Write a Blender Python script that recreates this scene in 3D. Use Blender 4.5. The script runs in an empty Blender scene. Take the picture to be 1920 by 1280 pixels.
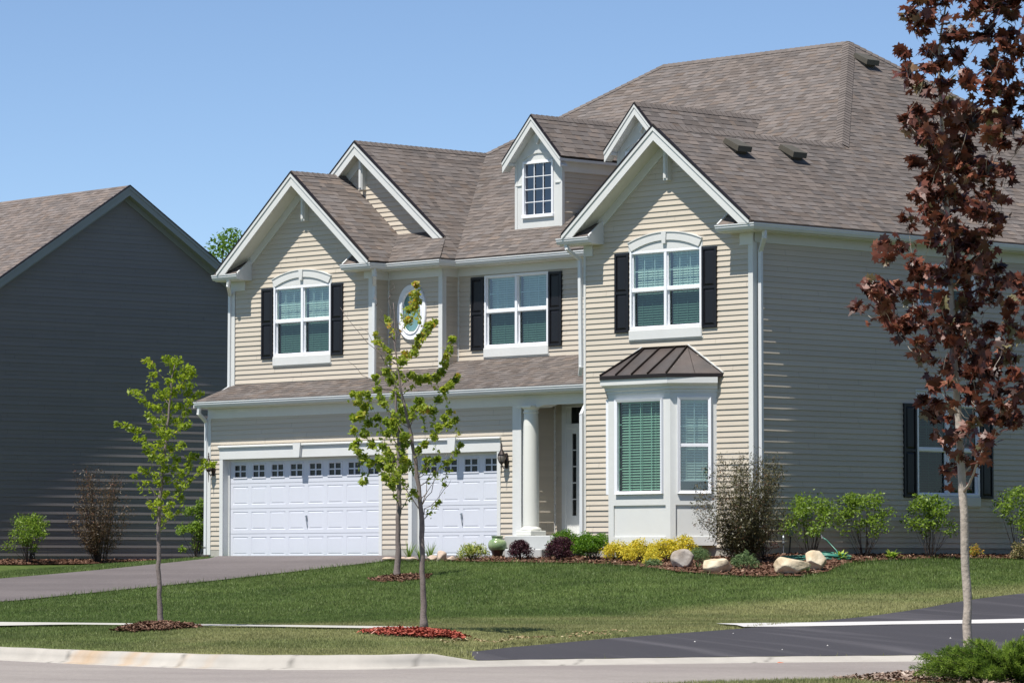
import bpy, math, random
import numpy as np
from mathutils import Vector

random.seed(7)
RNG = np.random.default_rng(11)
scene = bpy.context.scene
COL = scene.collection

# --- site frame: u along the street, v away from it
OX,OY=66.078,-54.309
CA,SA=0.68709,0.72657          # cos/sin of 46.6 deg
def to_uv(x,y):
    dx,dy=x-OX,y-OY
    return dx*CA+dy*SA, -dx*SA+dy*CA
def to_xy(u,v): return OX+u*CA-v*SA, OY+u*SA+v*CA
_cu=np.array([-60,-20,-9,-6.5,-5,-3.7,-2.9,-1.6,0,3.2,5,6.5,30,80.]);_cv=np.array([140,73,55.5,51.6,49.2,47.5,46.9,47.0,48.6,50.4,51.0,51.3,53,56.])
_gu=np.linspace(-60,80,1401);_gv=np.interp(_gu,_cu,_cv)
_k=np.hanning(15);_k/=_k.sum();_gv=np.convolve(np.pad(_gv,7,mode='edge'),_k,mode='valid')
def curb_v(u): return np.interp(u,_gu,_gv)
_nu=np.array([-60,-4,0,1.9,3.9,6,20,80.]);_nv=np.array([60,33,36,38.4,40.2,40.8,42,44.])
def near_v(u): return np.interp(u,_nu,_nv)
def curb_h(u): return np.interp(u,[-.95,-.45],[.14,.045])
def sstep(a,b,x):
    t=np.clip((x-a)/(b-a),0,1);return t*t*(3-2*t)
def rdist(x,y,x0,x1,y0,y1):
    dx=np.maximum(np.maximum(x0-x,x-x1),0);dy=np.maximum(np.maximum(y0-y,y-y1),0);return np.hypot(dx,dy)
_gd=np.array([0,2,6,9,11.5,15,20,30,60]);_gz=np.array([.05,-.10,-.39,-.60,-.77,-.90,-.98,-1.05,-1.1])
def ground(x,y):
    x=np.asarray(x,float);y=np.asarray(y,float)
    u,v=to_uv(x,y)
    d=np.minimum(rdist(x,y,-.8,15.8,0,15.5),rdist(x,y,-30,-12.5,2,12)+.9)
    g=np.interp(d,_gd,_gz)
    e=v-curb_v(u)
    s=np.interp(e,[.3,4.6,6.2,12],[0,1,1.02,1.02])
    top=-1.32+curb_h(u)
    S=top+( -.975-top)*s
    w=sstep(5.6,13,e)
    z=S*(1-w)+g*w
    z=np.where(e<.3,-1.38,z)
    n=near_v(u)-v
    z=np.where(n>0,np.interp(n,[0,.15,3,12,40],[-1.36,-1.25,-1.22,-1.3,-1.75]),z)
    return z

# ---------------------------------------------------------------- noise helpers
def _hash(ix, iy, seed=0):
    h = (ix.astype(np.int64) * 374761393 + iy.astype(np.int64) * 668265263 + seed * 974711) & 0xffffffff
    h = ((h ^ (h >> 13)) * 1274126177) & 0xffffffff
    return ((h ^ (h >> 16)) & 0xffff) / 65535.0

def vnoise(x, y, s=1.0, seed=0):
    x = np.asarray(x, float) / s; y = np.asarray(y, float) / s
    ix = np.floor(x); iy = np.floor(y); fx = x - ix; fy = y - iy
    fx = fx * fx * (3 - 2 * fx); fy = fy * fy * (3 - 2 * fy)
    a = _hash(ix, iy, seed); b = _hash(ix + 1, iy, seed); c = _hash(ix, iy + 1, seed); d = _hash(ix + 1, iy + 1, seed)
    return (a * (1 - fx) + b * fx) * (1 - fy) + (c * (1 - fx) + d * fx) * fy

def in_poly(px, py, poly):
    inside = np.zeros(px.shape, bool)
    n = len(poly)
    for i in range(n):
        x0, y0 = poly[i]; x1, y1 = poly[(i + 1) % n]
        c = ((y0 > py) != (y1 > py)) & (px < (x1 - x0) * (py - y0) / ((y1 - y0) if y1 != y0 else 1e-9) + x0)
        inside ^= c
    return inside

# ---------------------------------------------------------------- objects
LOC = {}

def _link(o, parent):
    COL.objects.link(o)
    if parent is not None:
        o.parent = parent
        LOC[o] = LOC[parent]
    return o

def thing(name, loc, label, cat, group=None):
    o = bpy.data.objects.new(name, None)
    o.empty_display_size = .2
    o.location = loc
    COL.objects.link(o)
    LOC[o] = np.array(loc, float)
    o['label'] = label; o['category'] = cat
    if group: o['group'] = group
    return o

def tag(o, label=None, cat=None, group=None, kind=None):
    if label: o['label'] = label
    if cat: o['category'] = cat
    if group: o['group'] = group
    if kind: o['kind'] = kind
    return o

def np_object(name, verts, loops, counts, mat, parent=None, tint=None, smooth=False, base=None):
    """verts (n,3); loops flat vertex indices; counts per face; tint per face or per vertex"""
    verts = np.asarray(verts, np.float64); loops = np.asarray(loops, np.int32); counts = np.asarray(counts, np.int32)
    me = bpy.data.meshes.new(name)
    off = LOC[parent] if parent is not None else (np.array(base, float) if base is not None else np.zeros(3))
    me.vertices.add(len(verts)); me.vertices.foreach_set('co', (verts - off).astype(np.float32).ravel())
    me.loops.add(len(loops)); me.loops.foreach_set('vertex_index', loops)
    me.polygons.add(len(counts))
    st = np.zeros(len(counts), np.int32); st[1:] = np.cumsum(counts)[:-1]
    me.polygons.foreach_set('loop_start', st)
    try: me.polygons.foreach_set('loop_total', counts)
    except Exception: pass
    me.polygons.foreach_set('use_smooth', np.full(len(counts), bool(smooth)))
    me.update(calc_edges=True)
    if tint is not None:
        tint = np.asarray(tint, float)
        if tint.ndim == 1: tint = np.stack([tint] * 3, 1)
        if len(tint) == len(counts): c = np.repeat(tint, counts, axis=0)
        else: c = tint[loops]
        a = me.attributes.new('tint', 'FLOAT_COLOR', 'CORNER')
        a.data.foreach_set('color', np.concatenate([c, np.ones((len(c), 1))], 1).astype(np.float32).ravel())
    me.validate()
    me.materials.append(mat)
    o = bpy.data.objects.new(name, me)
    if parent is None and base is not None: o.location = base
    return _link(o, parent)

class MB:
    """mesh builder; self.f = (O,X,N) maps (along, out, up) to world"""
    def __init__(s): s.v = []; s.l = []; s.c = []; s.t = []; s.fr = None
    def frame(s, O, X, N): s.fr = (Vector(O), Vector(X).normalized(), Vector(N).normalized()); return s
    def noframe(s): s.fr = None; return s
    def P(s, p):
        if s.fr is None: return (p[0], p[1], p[2])
        O, X, N = s.fr
        q = O + X * p[0] + N * p[1]
        return (q.x, q.y, q.z + p[2])
    def face(s, pts, tint=1.0):
        n = len(s.v)
        s.v.extend(s.P(p) for p in pts)
        s.l.extend(range(n, n + len(pts))); s.c.append(len(pts)); s.t.append(tint)
    def mesh(s, pts, faces, tint=1.0):
        n = len(s.v); s.v.extend(s.P(p) for p in pts)
        for f in faces:
            s.l.extend(n + i for i in f); s.c.append(len(f)); s.t.append(tint)
    def box(s, a0, a1, b0, b1, z0, z1, bev=0.0, tint=1.0):
        if bev <= 0 or min(abs(a1 - a0), abs(b1 - b0), abs(z1 - z0)) < 2.2 * bev:
            p = [(a0, b0, z0), (a1, b0, z0), (a1, b1, z0), (a0, b1, z0), (a0, b0, z1), (a1, b0, z1), (a1, b1, z1), (a0, b1, z1)]
            s.mesh(p, [(0, 3, 2, 1), (4, 5, 6, 7), (0, 1, 5, 4), (1, 2, 6, 5), (2, 3, 7, 6), (3, 0, 4, 7)], tint)
            return
        e = bev
        xs = (a0, a1); ys = (b0, b1); zs = (z0, z1); V = []; idx = {}
        for i in (0, 1):
            for j in (0, 1):
                for k in (0, 1):
                    sx = e if i == 0 else -e; sy = e if j == 0 else -e; sz = e if k == 0 else -e
                    idx[(i, j, k, 0)] = len(V); V.append((xs[i], ys[j] + sy, zs[k] + sz))
                    idx[(i, j, k, 1)] = len(V); V.append((xs[i] + sx, ys[j], zs[k] + sz))
                    idx[(i, j, k, 2)] = len(V); V.append((xs[i] + sx, ys[j] + sy, zs[k]))
        F = []
        for i in (0, 1): F.append([idx[(i, j, k, 0)] for j, k in ((0, 0), (1, 0), (1, 1), (0, 1))])
        for j in (0, 1): F.append([idx[(i, j, k, 1)] for i, k in ((0, 0), (1, 0), (1, 1), (0, 1))])
        for k in (0, 1): F.append([idx[(i, j, k, 2)] for i, j in ((0, 0), (1, 0), (1, 1), (0, 1))])
        for i in (0, 1):
            for j in (0, 1): F.append([idx[(i, j, 0, 0)], idx[(i, j, 1, 0)], idx[(i, j, 1, 1)], idx[(i, j, 0, 1)]])
            for k in (0, 1): F.append([idx[(i, 0, k, 0)], idx[(i, 1, k, 0)], idx[(i, 1, k, 2)], idx[(i, 0, k, 2)]])
        for j in (0, 1):
            for k in (0, 1): F.append([idx[(0, j, k, 1)], idx[(1, j, k, 1)], idx[(1, j, k, 2)], idx[(0, j, k, 2)]])
        for i in (0, 1):
            for j in (0, 1):
                for k in (0, 1): F.append([idx[(i, j, k, 0)], idx[(i, j, k, 1)], idx[(i, j, k, 2)]])
        s.mesh(V, F, tint)
    def prism(s, poly, b0, b1, tint=1.0):
        """poly of (a,z), extruded along out from b0 to b1"""
        n = len(poly)
        p = [(a, b0, z) for a, z in poly] + [(a, b1, z) for a, z in poly]
        s.mesh(p, [tuple(range(n)), tuple(range(2 * n - 1, n - 1, -1))] + [(i, (i + 1) % n, n + (i + 1) % n, n + i) for i in range(n)], tint)
    def bar(s, p, q, w, h, up=(0, 0, 1), tint=1.0):
        """rectangular bar between two world points"""
        p = Vector(p); q = Vector(q); d = (q - p).normalized(); u = Vector(up); r = d.cross(u)
        if r.length < 1e-4: r = d.cross(Vector((1, 0, 0)))
        r.normalize(); u = r.cross(d)
        V = []
        for c in (p, q):
            for i, j in ((-1, -1), (1, -1), (1, 1), (-1, 1)): V.append(tuple(c + r * (i * w / 2) + u * (j * h / 2)))
        s.mesh(V, [(0, 1, 2, 3), (7, 6, 5, 4), (0, 4, 5, 1), (1, 5, 6, 2), (2, 6, 7, 3), (3, 7, 4, 0)], tint)
    def tube(s, pts, rad, n=6, tint=1.0, cap=True):
        pts = [Vector(p) for p in pts]; m = len(pts)
        if not hasattr(rad, '__len__'): rad = [rad] * m
        b = len(s.v); prev = None
        for i, p in enumerate(pts):
            d = (pts[min(i + 1, m - 1)] - pts[max(i - 1, 0)])
            if d.length < 1e-7: d = Vector((0, 0, 1))
            d.normalize()
            r = prev - d * prev.dot(d) if prev is not None else d.orthogonal()
            if r.length < 1e-5: r = d.orthogonal()
            r.normalize(); prev = r; u = d.cross(r)
            for k in range(n):
                a = 2 * math.pi * k / n
                q = p + (r * math.cos(a) + u * math.sin(a)) * rad[i]
                s.v.append(s.P(q))
        for i in range(m - 1):
            for k in range(n):
                k2 = (k + 1) % n
                s.l.extend((b + i * n + k, b + i * n + k2, b + (i + 1) * n + k2, b + (i + 1) * n + k)); s.c.append(4); s.t.append(tint)
        if cap:
            s.l.extend(b + k for k in range(n - 1, -1, -1)); s.c.append(n); s.t.append(tint)
            s.l.extend(b + (m - 1) * n + k for k in range(n)); s.c.append(n); s.t.append(tint)
    def lathe(s, prof, c, n=24, tint=1.0, sz=1.0):
        """prof of (r,z) around vertical axis at c"""
        b = len(s.v)
        for r, z in prof:
            for k in range(n):
                a = 2 * math.pi * k / n
                s.v.append(s.P((c[0] + r * math.cos(a), c[1] + r * math.sin(a), c[2] + z * sz)))
        for i in range(len(prof) - 1):
            for k in range(n):
                k2 = (k + 1) % n
                s.l.extend((b + i * n + k, b + i * n + k2, b + (i + 1) * n + k2, b + (i + 1) * n + k)); s.c.append(4); s.t.append(tint)
    def sweep(s, path, z, prof, tint=1.0, cap=True):
        """closed profile (out,dz) swept along a horizontal path whose outside is on the right"""
        m = len(path); n = len(prof); b = len(s.v)
        P = [Vector((x, y)) for x, y in path]
        for i in range(m):
            ns = []
            if i > 0: d = (P[i] - P[i - 1]).normalized(); ns.append(Vector((d.y, -d.x)))
            if i < m - 1: d = (P[i + 1] - P[i]).normalized(); ns.append(Vector((d.y, -d.x)))
            if len(ns) == 2: nn = (ns[0] + ns[1]).normalized(); k = 1 / max(.2, nn.dot(ns[0]))
            else: nn = ns[0]; k = 1
            for o, dz in prof:
                q = P[i] + nn * (o * k); s.v.append((q.x, q.y, z + dz))
        for i in range(m - 1):
            for j in range(n):
                j2 = (j + 1) % n
                s.l.extend((b + i * n + j, b + (i + 1) * n + j, b + (i + 1) * n + j2, b + i * n + j2)); s.c.append(4); s.t.append(tint)
        if cap:
            s.l.extend(b + j for j in range(n)); s.c.append(n); s.t.append(tint)
            s.l.extend(b + (m - 1) * n + j for j in range(n - 1, -1, -1)); s.c.append(n); s.t.append(tint)
    def build(s, name, mat, parent=None, smooth=False, base=None):
        return np_object(name, np.array(s.v), s.l, s.c, mat, parent, np.array([t if hasattr(t, '__len__') else (t, t, t) for t in s.t], float), smooth, base)

def clip(poly, ax, val, keep_gt):
    """clip convex 2D polygon by coordinate ax >=/<= val"""
    out = []; n = len(poly)
    for i in range(n):
        p = poly[i]; q = poly[(i + 1) % n]
        dp = p[ax] - val; dq = q[ax] - val
        if not keep_gt: dp = -dp; dq = -dq
        if dp >= 0: out.append(p)
        if (dp > 0 and dq < 0) or (dp < 0 and dq > 0):
            t = dp / (dp - dq); out.append((p[0] + (q[0] - p[0]) * t, p[1] + (q[1] - p[1]) * t))
    return out if len(out) >= 3 else []

def clip_conv(poly, conv):
    """clip polygon by a convex ccw polygon"""
    out = poly
    n = len(conv)
    for i in range(n):
        a = conv[i]; b = conv[(i + 1) % n]; ex = b[0] - a[0]; ey = b[1] - a[1]
        if abs(ex) + abs(ey) < 1e-9: continue
        new = []; m = len(out)
        for j in range(m):
            p = out[j]; q = out[(j + 1) % m]
            dp = ex * (p[1] - a[1]) - ey * (p[0] - a[0]); dq = ex * (q[1] - a[1]) - ey * (q[0] - a[0])
            if dp >= 0: new.append(p)
            if (dp > 1e-12 and dq < -1e-12) or (dp < -1e-12 and dq > 1e-12):
                t = dp / (dp - dq); new.append((p[0] + (q[0] - p[0]) * t, p[1] + (q[1] - p[1]) * t))
        out = new
        if len(out) < 3: return []
    return out

def ccw(poly):
    a = sum(poly[i][0] * poly[(i + 1) % len(poly)][1] - poly[(i + 1) % len(poly)][0] * poly[i][1] for i in range(len(poly)))
    return poly if a > 0 else poly[::-1]

EXPO = .1016
def siding(mb, O, X, N, poly, holes=(), seg=1.3, prot=.020, seed=0, alt=.82):
    """lap siding courses over a convex (along,z) polygon minus rectangular holes (a0,a1,z0,z1)"""
    mb.frame(O, X, N)
    rnd = random.Random(seed * 77 + 5)
    poly = ccw(list(poly)); z0 = min(p[1] for p in poly); z1 = max(p[1] for p in poly)
    A0 = min(p[0] for p in poly); A1 = max(p[0] for p in poly)
    k0 = int(math.floor(z0 / EXPO)); k1 = int(math.ceil(z1 / EXPO))
    ns = max(1, int(round((A1 - A0) / seg)))
    for k in range(k0, k1):
        zb = k * EXPO; zt = zb + EXPO
        c = clip(clip(poly, 1, zb, True), 1, zt, False) if poly else []
        if not c: continue
        joint = rnd.uniform(0, 3.6); wob = {}
        t_ = [.935 + .085 * rnd.random() for _ in range(12)]
        pk = prot * (1.0 if k % 2 else alt)
        pieces = [c]
        for (h0, h1, g0, g1) in holes:
            if g1 <= zb + 1e-6 or g0 >= zt - 1e-6: continue
            new = []
            for q in pieces:
                for r in (clip(q, 0, h0, False), clip(q, 0, h1, True)):
                    if r: new.append(r)
                mid = clip(clip(q, 0, h0, True), 0, h1, False) if clip(q, 0, h0, True) else []
                if mid:
                    for r in (clip(mid, 1, g0, False), clip(mid, 1, g1, True)):
                        if r: new.append(r)
            pieces = new
        for q in pieces:
            for i in range(ns):
                a0 = A0 + (A1 - A0) * i / ns; a1 = A0 + (A1 - A0) * (i + 1) / ns
                r = q if ns == 1 else clip(q, 0, a0, True)
                if r and ns > 1: r = clip(r, 0, a1, False)
                if not r: continue
                w0 = wob.setdefault(i, rnd.uniform(-.0013, .0013)); w1 = wob.setdefault(i + 1, rnd.uniform(-.0013, .0013))
                def out(a, z):
                    f = (a - a0) / max(1e-6, a1 - a0)
                    return pk * (1 - (z - zb) / EXPO) + (w0 * (1 - f) + w1 * f) * (1 - .6 * (z - zb) / EXPO) + .002
                tt = t_[int((a0 + joint) / 3.66) % 12]
                mb.face([(a, out(a, z), z) for a, z in r], tt)
                # lap seam where two panels meet
                jn = math.ceil((a0 + joint) / 3.66) * 3.66 - joint
                if a0 < jn < a1 - .02:
                    sm = clip(clip(r, 0, jn, True), 0, jn + .007, False) if clip(r, 0, jn, True) else []
                    if sm: mb.face([(a, out(a, z) + .0015, z) for a, z in sm], tt * .62)
                m = len(r)
                for j in range(m):
                    p_, q_ = r[j], r[(j + 1) % m]
                    if abs(p_[1] - zb) < 1e-6 and abs(q_[1] - zb) < 1e-6 and abs(p_[0] - q_[0]) > 1e-4:
                        mb.face([(q_[0], out(*q_), zb), (p_[0], out(*p_), zb), (p_[0], 0, zb + .0005), (q_[0], 0, zb + .0005)], tt)
    mb.noframe()

SHE = .143
def shingles(mb, O, U, V, polys, seed=0, thick=.05, tabw=(.12, .32)):
    """laminated shingle courses; O origin, U along eave, V up the slope (world unit vectors); polys convex in (u,v)"""
    O = Vector(O); U = Vector(U).normalized(); V = Vector(V).normalized(); N = U.cross(V)
    if N.z < 0: N = -N
    rnd = random.Random(seed * 13 + 3)
    def W(u, v, h): p = O + U * u + V * v + N * h; return (p.x, p.y, p.z)
    polys = [ccw(list(p)) for p in polys]
    us = [p[0] for q in polys for p in q]; vs = [p[1] for q in polys for p in q]
    u0, u1, v0, v1 = min(us), max(us), min(vs), max(vs)
    k = 0
    while v0 + k * SHE < v1:
        a = v0 + k * SHE; b = a + SHE
        u = u0 - rnd.random() * .4; up = rnd.random() < .5
        while u < u1:
            w = rnd.uniform(*tabw) * (1.0 if up else 1.0)
            lo = .0105 if up else .0055
            tn = (rnd.choice((.80, .88, .95, 1.0, 1.06, 1.13, 1.2)) * rnd.uniform(.96, 1.04))
            warm = rnd.uniform(-.035, .035) + (.05 if rnd.random() < .12 else 0)
            tint = (tn * (1 + warm), tn, tn * (1 - warm))
            quad = [(u, a), (u + w, a), (u + w, b), (u, b)]
            for pg in polys:
                r = clip_conv(quad, pg)
                if len(r) < 3: continue
                hh = lambda v: lo + (.001 - lo) * (v - a) / SHE
                mb.face([W(x, y, hh(y)) for x, y in r], tint)
                m = len(r)
                for j in range(m):
                    p_, q_ = r[j], r[(j + 1) % m]
                    if abs(p_[1] - a) < 1e-6 and abs(q_[1] - a) < 1e-6:
                        mb.face([W(q_[0], a, lo), W(p_[0], a, lo), W(p_[0], a, -.001), W(q_[0], a, -.001)], (.45, .45, .45))
                    elif up and abs(p_[0] - q_[0]) < 1e-6 and (abs(p_[0] - u) < 1e-6 or abs(p_[0] - u - w) < 1e-6):
                        mb.face([W(p_[0], p_[1], hh(p_[1])), W(q_[0], q_[1], hh(q_[1])), W(q_[0], q_[1], -.001), W(p_[0], p_[1], -.001)], (.6, .6, .6))
            u += w; up = not up
        k += 1
    for pg in polys:
        n = len(pg)
        mb.mesh([W(x, y, -.004) for x, y in pg] + [W(x, y, -thick) for x, y in pg],
                [tuple(range(n)), tuple(range(2 * n - 1, n - 1, -1))] + [(i, (i + 1) % n, n + (i + 1) % n, n + i) for i in range(n)], (.5, .5, .5))

def ridge_caps(mb, p, q, n1, n2, seed=0, w=.15, step=.145):
    """overlapping cap shingles from p (low end) to q; n1,n2 unit vectors lying in the two slopes, square to the hip"""
    p = Vector(p); q = Vector(q); L = (q - p).length; d = (q - p) / L; n1 = Vector(n1).normalized(); n2 = Vector(n2).normalized()
    up = -(n1 + n2);
    if up.z < 0: up = -up
    up.normalize(); rnd = random.Random(seed)
    i = 0
    while i * step < L:
        a = i * step; b = min(L, a + step * 1.05)
        tn = rnd.uniform(.9, 1.15); A = p + d * a + up * .030; B = p + d * b + up * .018
        for nn in (n1, n2):
            A2 = A + nn * w - up * .006; B2 = B + nn * w - up * .003
            mb.mesh([tuple(A), tuple(B), tuple(B2), tuple(A2)], [(0, 1, 2, 3)], tn)
            mb.mesh([tuple(A), tuple(A2), tuple(A2 - up * .022), tuple(A - up * .022)], [(0, 1, 2, 3)], .5)
            mb.mesh([tuple(A2), tuple(B2), tuple(B2 - up * .03), tuple(A2 - up * .03)], [(0, 1, 2, 3)], .5)
        i += 1

# ---------------------------------------------------------------- materials
def _m(name):
    m = bpy.data.materials.new(name); m.use_nodes = True; nt = m.node_tree
    return m, nt, nt.nodes, nt.links, nt.nodes['Principled BSDF']

def mat(name, col, rough=.6, var=.08, scale=3.0, spec=.4, tint=False, bump=0.0, bscale=60.0, var2=0.0, scale2=.4, metal=0.0, col2=None, coat=0):
    m, nt, N, L, b = _m(name)
    b.inputs['Roughness'].default_value = rough
    b.inputs['Specular IOR Level'].default_value = spec
    b.inputs['Metallic'].default_value = metal
    tc = N.new('ShaderNodeTexCoord')
    no = N.new('ShaderNodeTexNoise'); no.inputs['Scale'].default_value = scale; no.inputs['Detail'].default_value = 6; no.inputs['Roughness'].default_value = .65
    L.new(tc.outputs['Object'], no.inputs['Vector'])
    mr = N.new('ShaderNodeMapRange'); mr.inputs['From Min'].default_value = .3; mr.inputs['From Max'].default_value = .7
    mr.inputs['To Min'].default_value = 1 - var; mr.inputs['To Max'].default_value = 1 + var
    L.new(no.outputs['Fac'], mr.inputs['Value'])
    cur = None
    if col2 is not None:
        n3 = N.new('ShaderNodeTexNoise'); n3.inputs['Scale'].default_value = scale2; n3.inputs['Detail'].default_value = 4
        L.new(tc.outputs['Object'], n3.inputs['Vector'])
        r3 = N.new('ShaderNodeMapRange'); r3.inputs['From Min'].default_value = .35; r3.inputs['From Max'].default_value = .65
        L.new(n3.outputs['Fac'], r3.inputs['Value'])
        mx = N.new('ShaderNodeMix'); mx.data_type = 'RGBA'; mx.inputs['A'].default_value = (*col, 1); mx.inputs['B'].default_value = (*col2, 1)
        L.new(r3.outputs['Result'], mx.inputs['Factor']); cur = mx.outputs['Result']
    vm = N.new('ShaderNodeVectorMath'); vm.operation = 'SCALE'
    if cur is None: vm.inputs[0].default_value = col
    else: L.new(cur, vm.inputs[0])
    L.new(mr.outputs['Result'], vm.inputs['Scale'])
    cur = vm.outputs['Vector']
    if var2:
        n2 = N.new('ShaderNodeTexNoise'); n2.inputs['Scale'].default_value = scale2; n2.inputs['Detail'].default_value = 3
        L.new(tc.outputs['Object'], n2.inputs['Vector'])
        r2 = N.new('ShaderNodeMapRange'); r2.inputs['From Min'].default_value = .3; r2.inputs['From Max'].default_value = .7
        r2.inputs['To Min'].default_value = 1 - var2; r2.inputs['To Max'].default_value = 1 + var2
        L.new(n2.outputs['Fac'], r2.inputs['Value'])
        v2 = N.new('ShaderNodeVectorMath'); v2.operation = 'SCALE'; L.new(cur, v2.inputs[0]); L.new(r2.outputs['Result'], v2.inputs['Scale']); cur = v2.outputs['Vector']
    if tint:
        at = N.new('ShaderNodeAttribute'); at.attribute_name = 'tint'
        v3 = N.new('ShaderNodeVectorMath'); v3.operation = 'MULTIPLY'; L.new(cur, v3.inputs[0]); L.new(at.outputs['Color'], v3.inputs[1]); cur = v3.outputs['Vector']
    L.new(cur, b.inputs['Base Color'])
    if bump:
        n4 = N.new('ShaderNodeTexNoise'); n4.inputs['Scale'].default_value = bscale; n4.inputs['Detail'].default_value = 4
        L.new(tc.outputs['Object'], n4.inputs['Vector'])
        bp = N.new('ShaderNodeBump'); bp.inputs['Strength'].default_value = bump; bp.inputs['Distance'].default_value = .01
        L.new(n4.outputs['Fac'], bp.inputs['Height']); L.new(bp.outputs['Normal'], b.inputs['Normal'])
    return m

def leaf_mat(name, stops, rough=.5, trans=.3, spec=.35):
    """colour ramp over the per-leaf tint (red channel); part of the light passes through the leaf"""
    m, nt, N, L, b = _m(name)
    at = N.new('ShaderNodeAttribute'); at.attribute_name = 'tint'
    sp = N.new('ShaderNodeSeparateColor'); L.new(at.outputs['Color'], sp.inputs['Color'])
    cr = N.new('ShaderNodeValToRGB')
    el = cr.color_ramp.elements
    el[0].position = stops[0][0]; el[0].color = (*stops[0][1], 1)
    el[1].position = stops[-1][0]; el[1].color = (*stops[-1][1], 1)
    for p, c in stops[1:-1]:
        e = el.new(p); e.color = (*c, 1)
    L.new(sp.outputs['Red'], cr.inputs['Fac'])
    b.inputs['Roughness'].default_value = rough; b.inputs['Specular IOR Level'].default_value = spec
    L.new(cr.outputs['Color'], b.inputs['Base Color'])
    tr = N.new('ShaderNodeBsdfTranslucent')
    vm = N.new('ShaderNodeVectorMath'); vm.operation = 'SCALE'; vm.inputs['Scale'].default_value = 1.5
    L.new(cr.outputs['Color'], vm.inputs[0]); L.new(vm.outputs['Vector'], tr.inputs['Color'])
    mx = N.new('ShaderNodeMixShader'); mx.inputs['Fac'].default_value = trans
    L.new(b.outputs['BSDF'], mx.inputs[1]); L.new(tr.outputs['BSDF'], mx.inputs[2])
    L.new(mx.outputs['Shader'], N['Material Output'].inputs['Surface'])
    return m

def glass_mat(name, tintc, ior=1.6, refl=1.0):
    m, nt, N, L, b = _m(name); N.remove(b)
    # Schlick reflectance, the same from both sides of the pane
    lw = N.new('ShaderNodeLayerWeight'); lw.inputs['Blend'].default_value = .5
    pw = N.new('ShaderNodeMath'); pw.operation = 'POWER'; pw.inputs[1].default_value = 5; L.new(lw.outputs['Facing'], pw.inputs[0])
    ma = N.new('ShaderNodeMath'); ma.operation = 'MULTIPLY_ADD'; ma.inputs[1].default_value = .96; ma.inputs[2].default_value = ((ior - 1) / (ior + 1)) ** 2; L.new(pw.outputs['Value'], ma.inputs[0])
    mu = N.new('ShaderNodeMath'); mu.operation = 'MULTIPLY'; mu.inputs[1].default_value = refl; mu.use_clamp = True
    L.new(ma.outputs['Value'], mu.inputs[0])
    t = N.new('ShaderNodeBsdfTransparent'); t.inputs['Color'].default_value = (*tintc, 1)
    g = N.new('ShaderNodeBsdfGlossy'); g.inputs['Roughness'].default_value = .01; g.inputs['Color'].default_value = (.95, .97, 1, 1)
    no = N.new('ShaderNodeTexNoise'); no.inputs['Scale'].default_value = 1.7; tc = N.new('ShaderNodeTexCoord'); L.new(tc.outputs['Object'], no.inputs['Vector'])
    bp = N.new('ShaderNodeBump'); bp.inputs['Strength'].default_value = .05; bp.inputs['Distance'].default_value = .02; L.new(no.outputs['Fac'], bp.inputs['Height']); L.new(bp.outputs['Normal'], g.inputs['Normal'])
    mx = N.new('ShaderNodeMixShader'); L.new(mu.outputs['Value'], mx.inputs['Fac']); L.new(t.outputs['BSDF'], mx.inputs[1]); L.new(g.outputs['BSDF'], mx.inputs[2])
    L.new(mx.outputs['Shader'], N['Material Output'].inputs['Surface'])
    return m

M = {}
M['siding'] = mat('vinyl_siding', (.55, .487, .398), .5, .02, 1.5, .35, tint=True, var2=.02, scale2=.25)
M['siding_grey'] = mat('grey_siding', (.205, .185, .18), .5, .03, 1.5, .35, tint=True)
M['trim'] = mat('painted_trim', (.64, .645, .625), .5, .03, 2.5, .4)
M['gutter'] = mat('aluminium_gutter', (.66, .67, .67), .35, .03, 2.0, .5)
M['soffit'] = mat('soffit_vinyl', (.68, .67, .60), .6, .03, 2.0)
M['vinyl'] = mat('white_vinyl', (.82, .83, .86), .35, .015, 2.0, .45)
M['door_white'] = mat('door_paint', (.61, .63, .685), .45, .012, .8, .35, var2=.012, scale2=2.5)
M['shutter'] = mat('black_shutter', (.010, .010, .013), .42, .1, 8, .35)
M['shingle'] = mat('asphalt_shingle', (.136, .117, .106), .9, .14, 55, .2, tint=True, bump=.25, bscale=180, var2=.07, scale2=.35)
M['shingle_nb'] = mat('asphalt_shingle_far', (.155, .131, .119), .9, .14, 55, .2, tint=True, bump=.25, bscale=180, var2=.06, scale2=.35)
M['copper'] = mat('weathered_copper', (.115, .106, .105), .42, .12, 4, .5, metal=.55, col2=(.140, .112, .102), scale2=1.2)
M['darkmetal'] = mat('bronze_metal', (.03, .022, .02), .4, .1, 10, .5, metal=.5)
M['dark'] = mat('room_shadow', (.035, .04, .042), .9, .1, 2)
M['blind'] = mat('blind_slat', (.68, .80, .74), .6, .02, 3)
M['glass'] = glass_mat('window_glass', (.66, .76, .72), 1.5, 3.4)
M['glass_screen'] = glass_mat('screened_glass', (.27, .37, .34), 1.5, 1.6)
M['glass_low'] = glass_mat('lower_glass', (.50, .66, .57), 1.5, 1.4)
M['glass_dark'] = glass_mat('dark_glass', (.16, .26, .22), 1.5, .8)
M['grille'] = mat('window_grille', (.62, .74, .74), .5, .02, 3)
M['concrete'] = mat('concrete', (.44, .42, .38), .85, .08, 3, .2, bump=.1, bscale=120, var2=.08, scale2=.5)
M['concrete_grey'] = mat('porch_concrete', (.46, .47, .46), .85, .06, 4, .2, bump=.1, bscale=90, var2=.06, scale2=.8)
M['found'] = mat('foundation', (.40, .385, .34), .9, .1, 6, .2, bump=.2, bscale=60)
M['vent'] = mat('vent_metal', (.085, .078, .062), .6, .08, 6, .3)
M['steel'] = mat('galvanised_steel', (.30, .33, .36), .4, .12, 12, .5, metal=.5)
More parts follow.
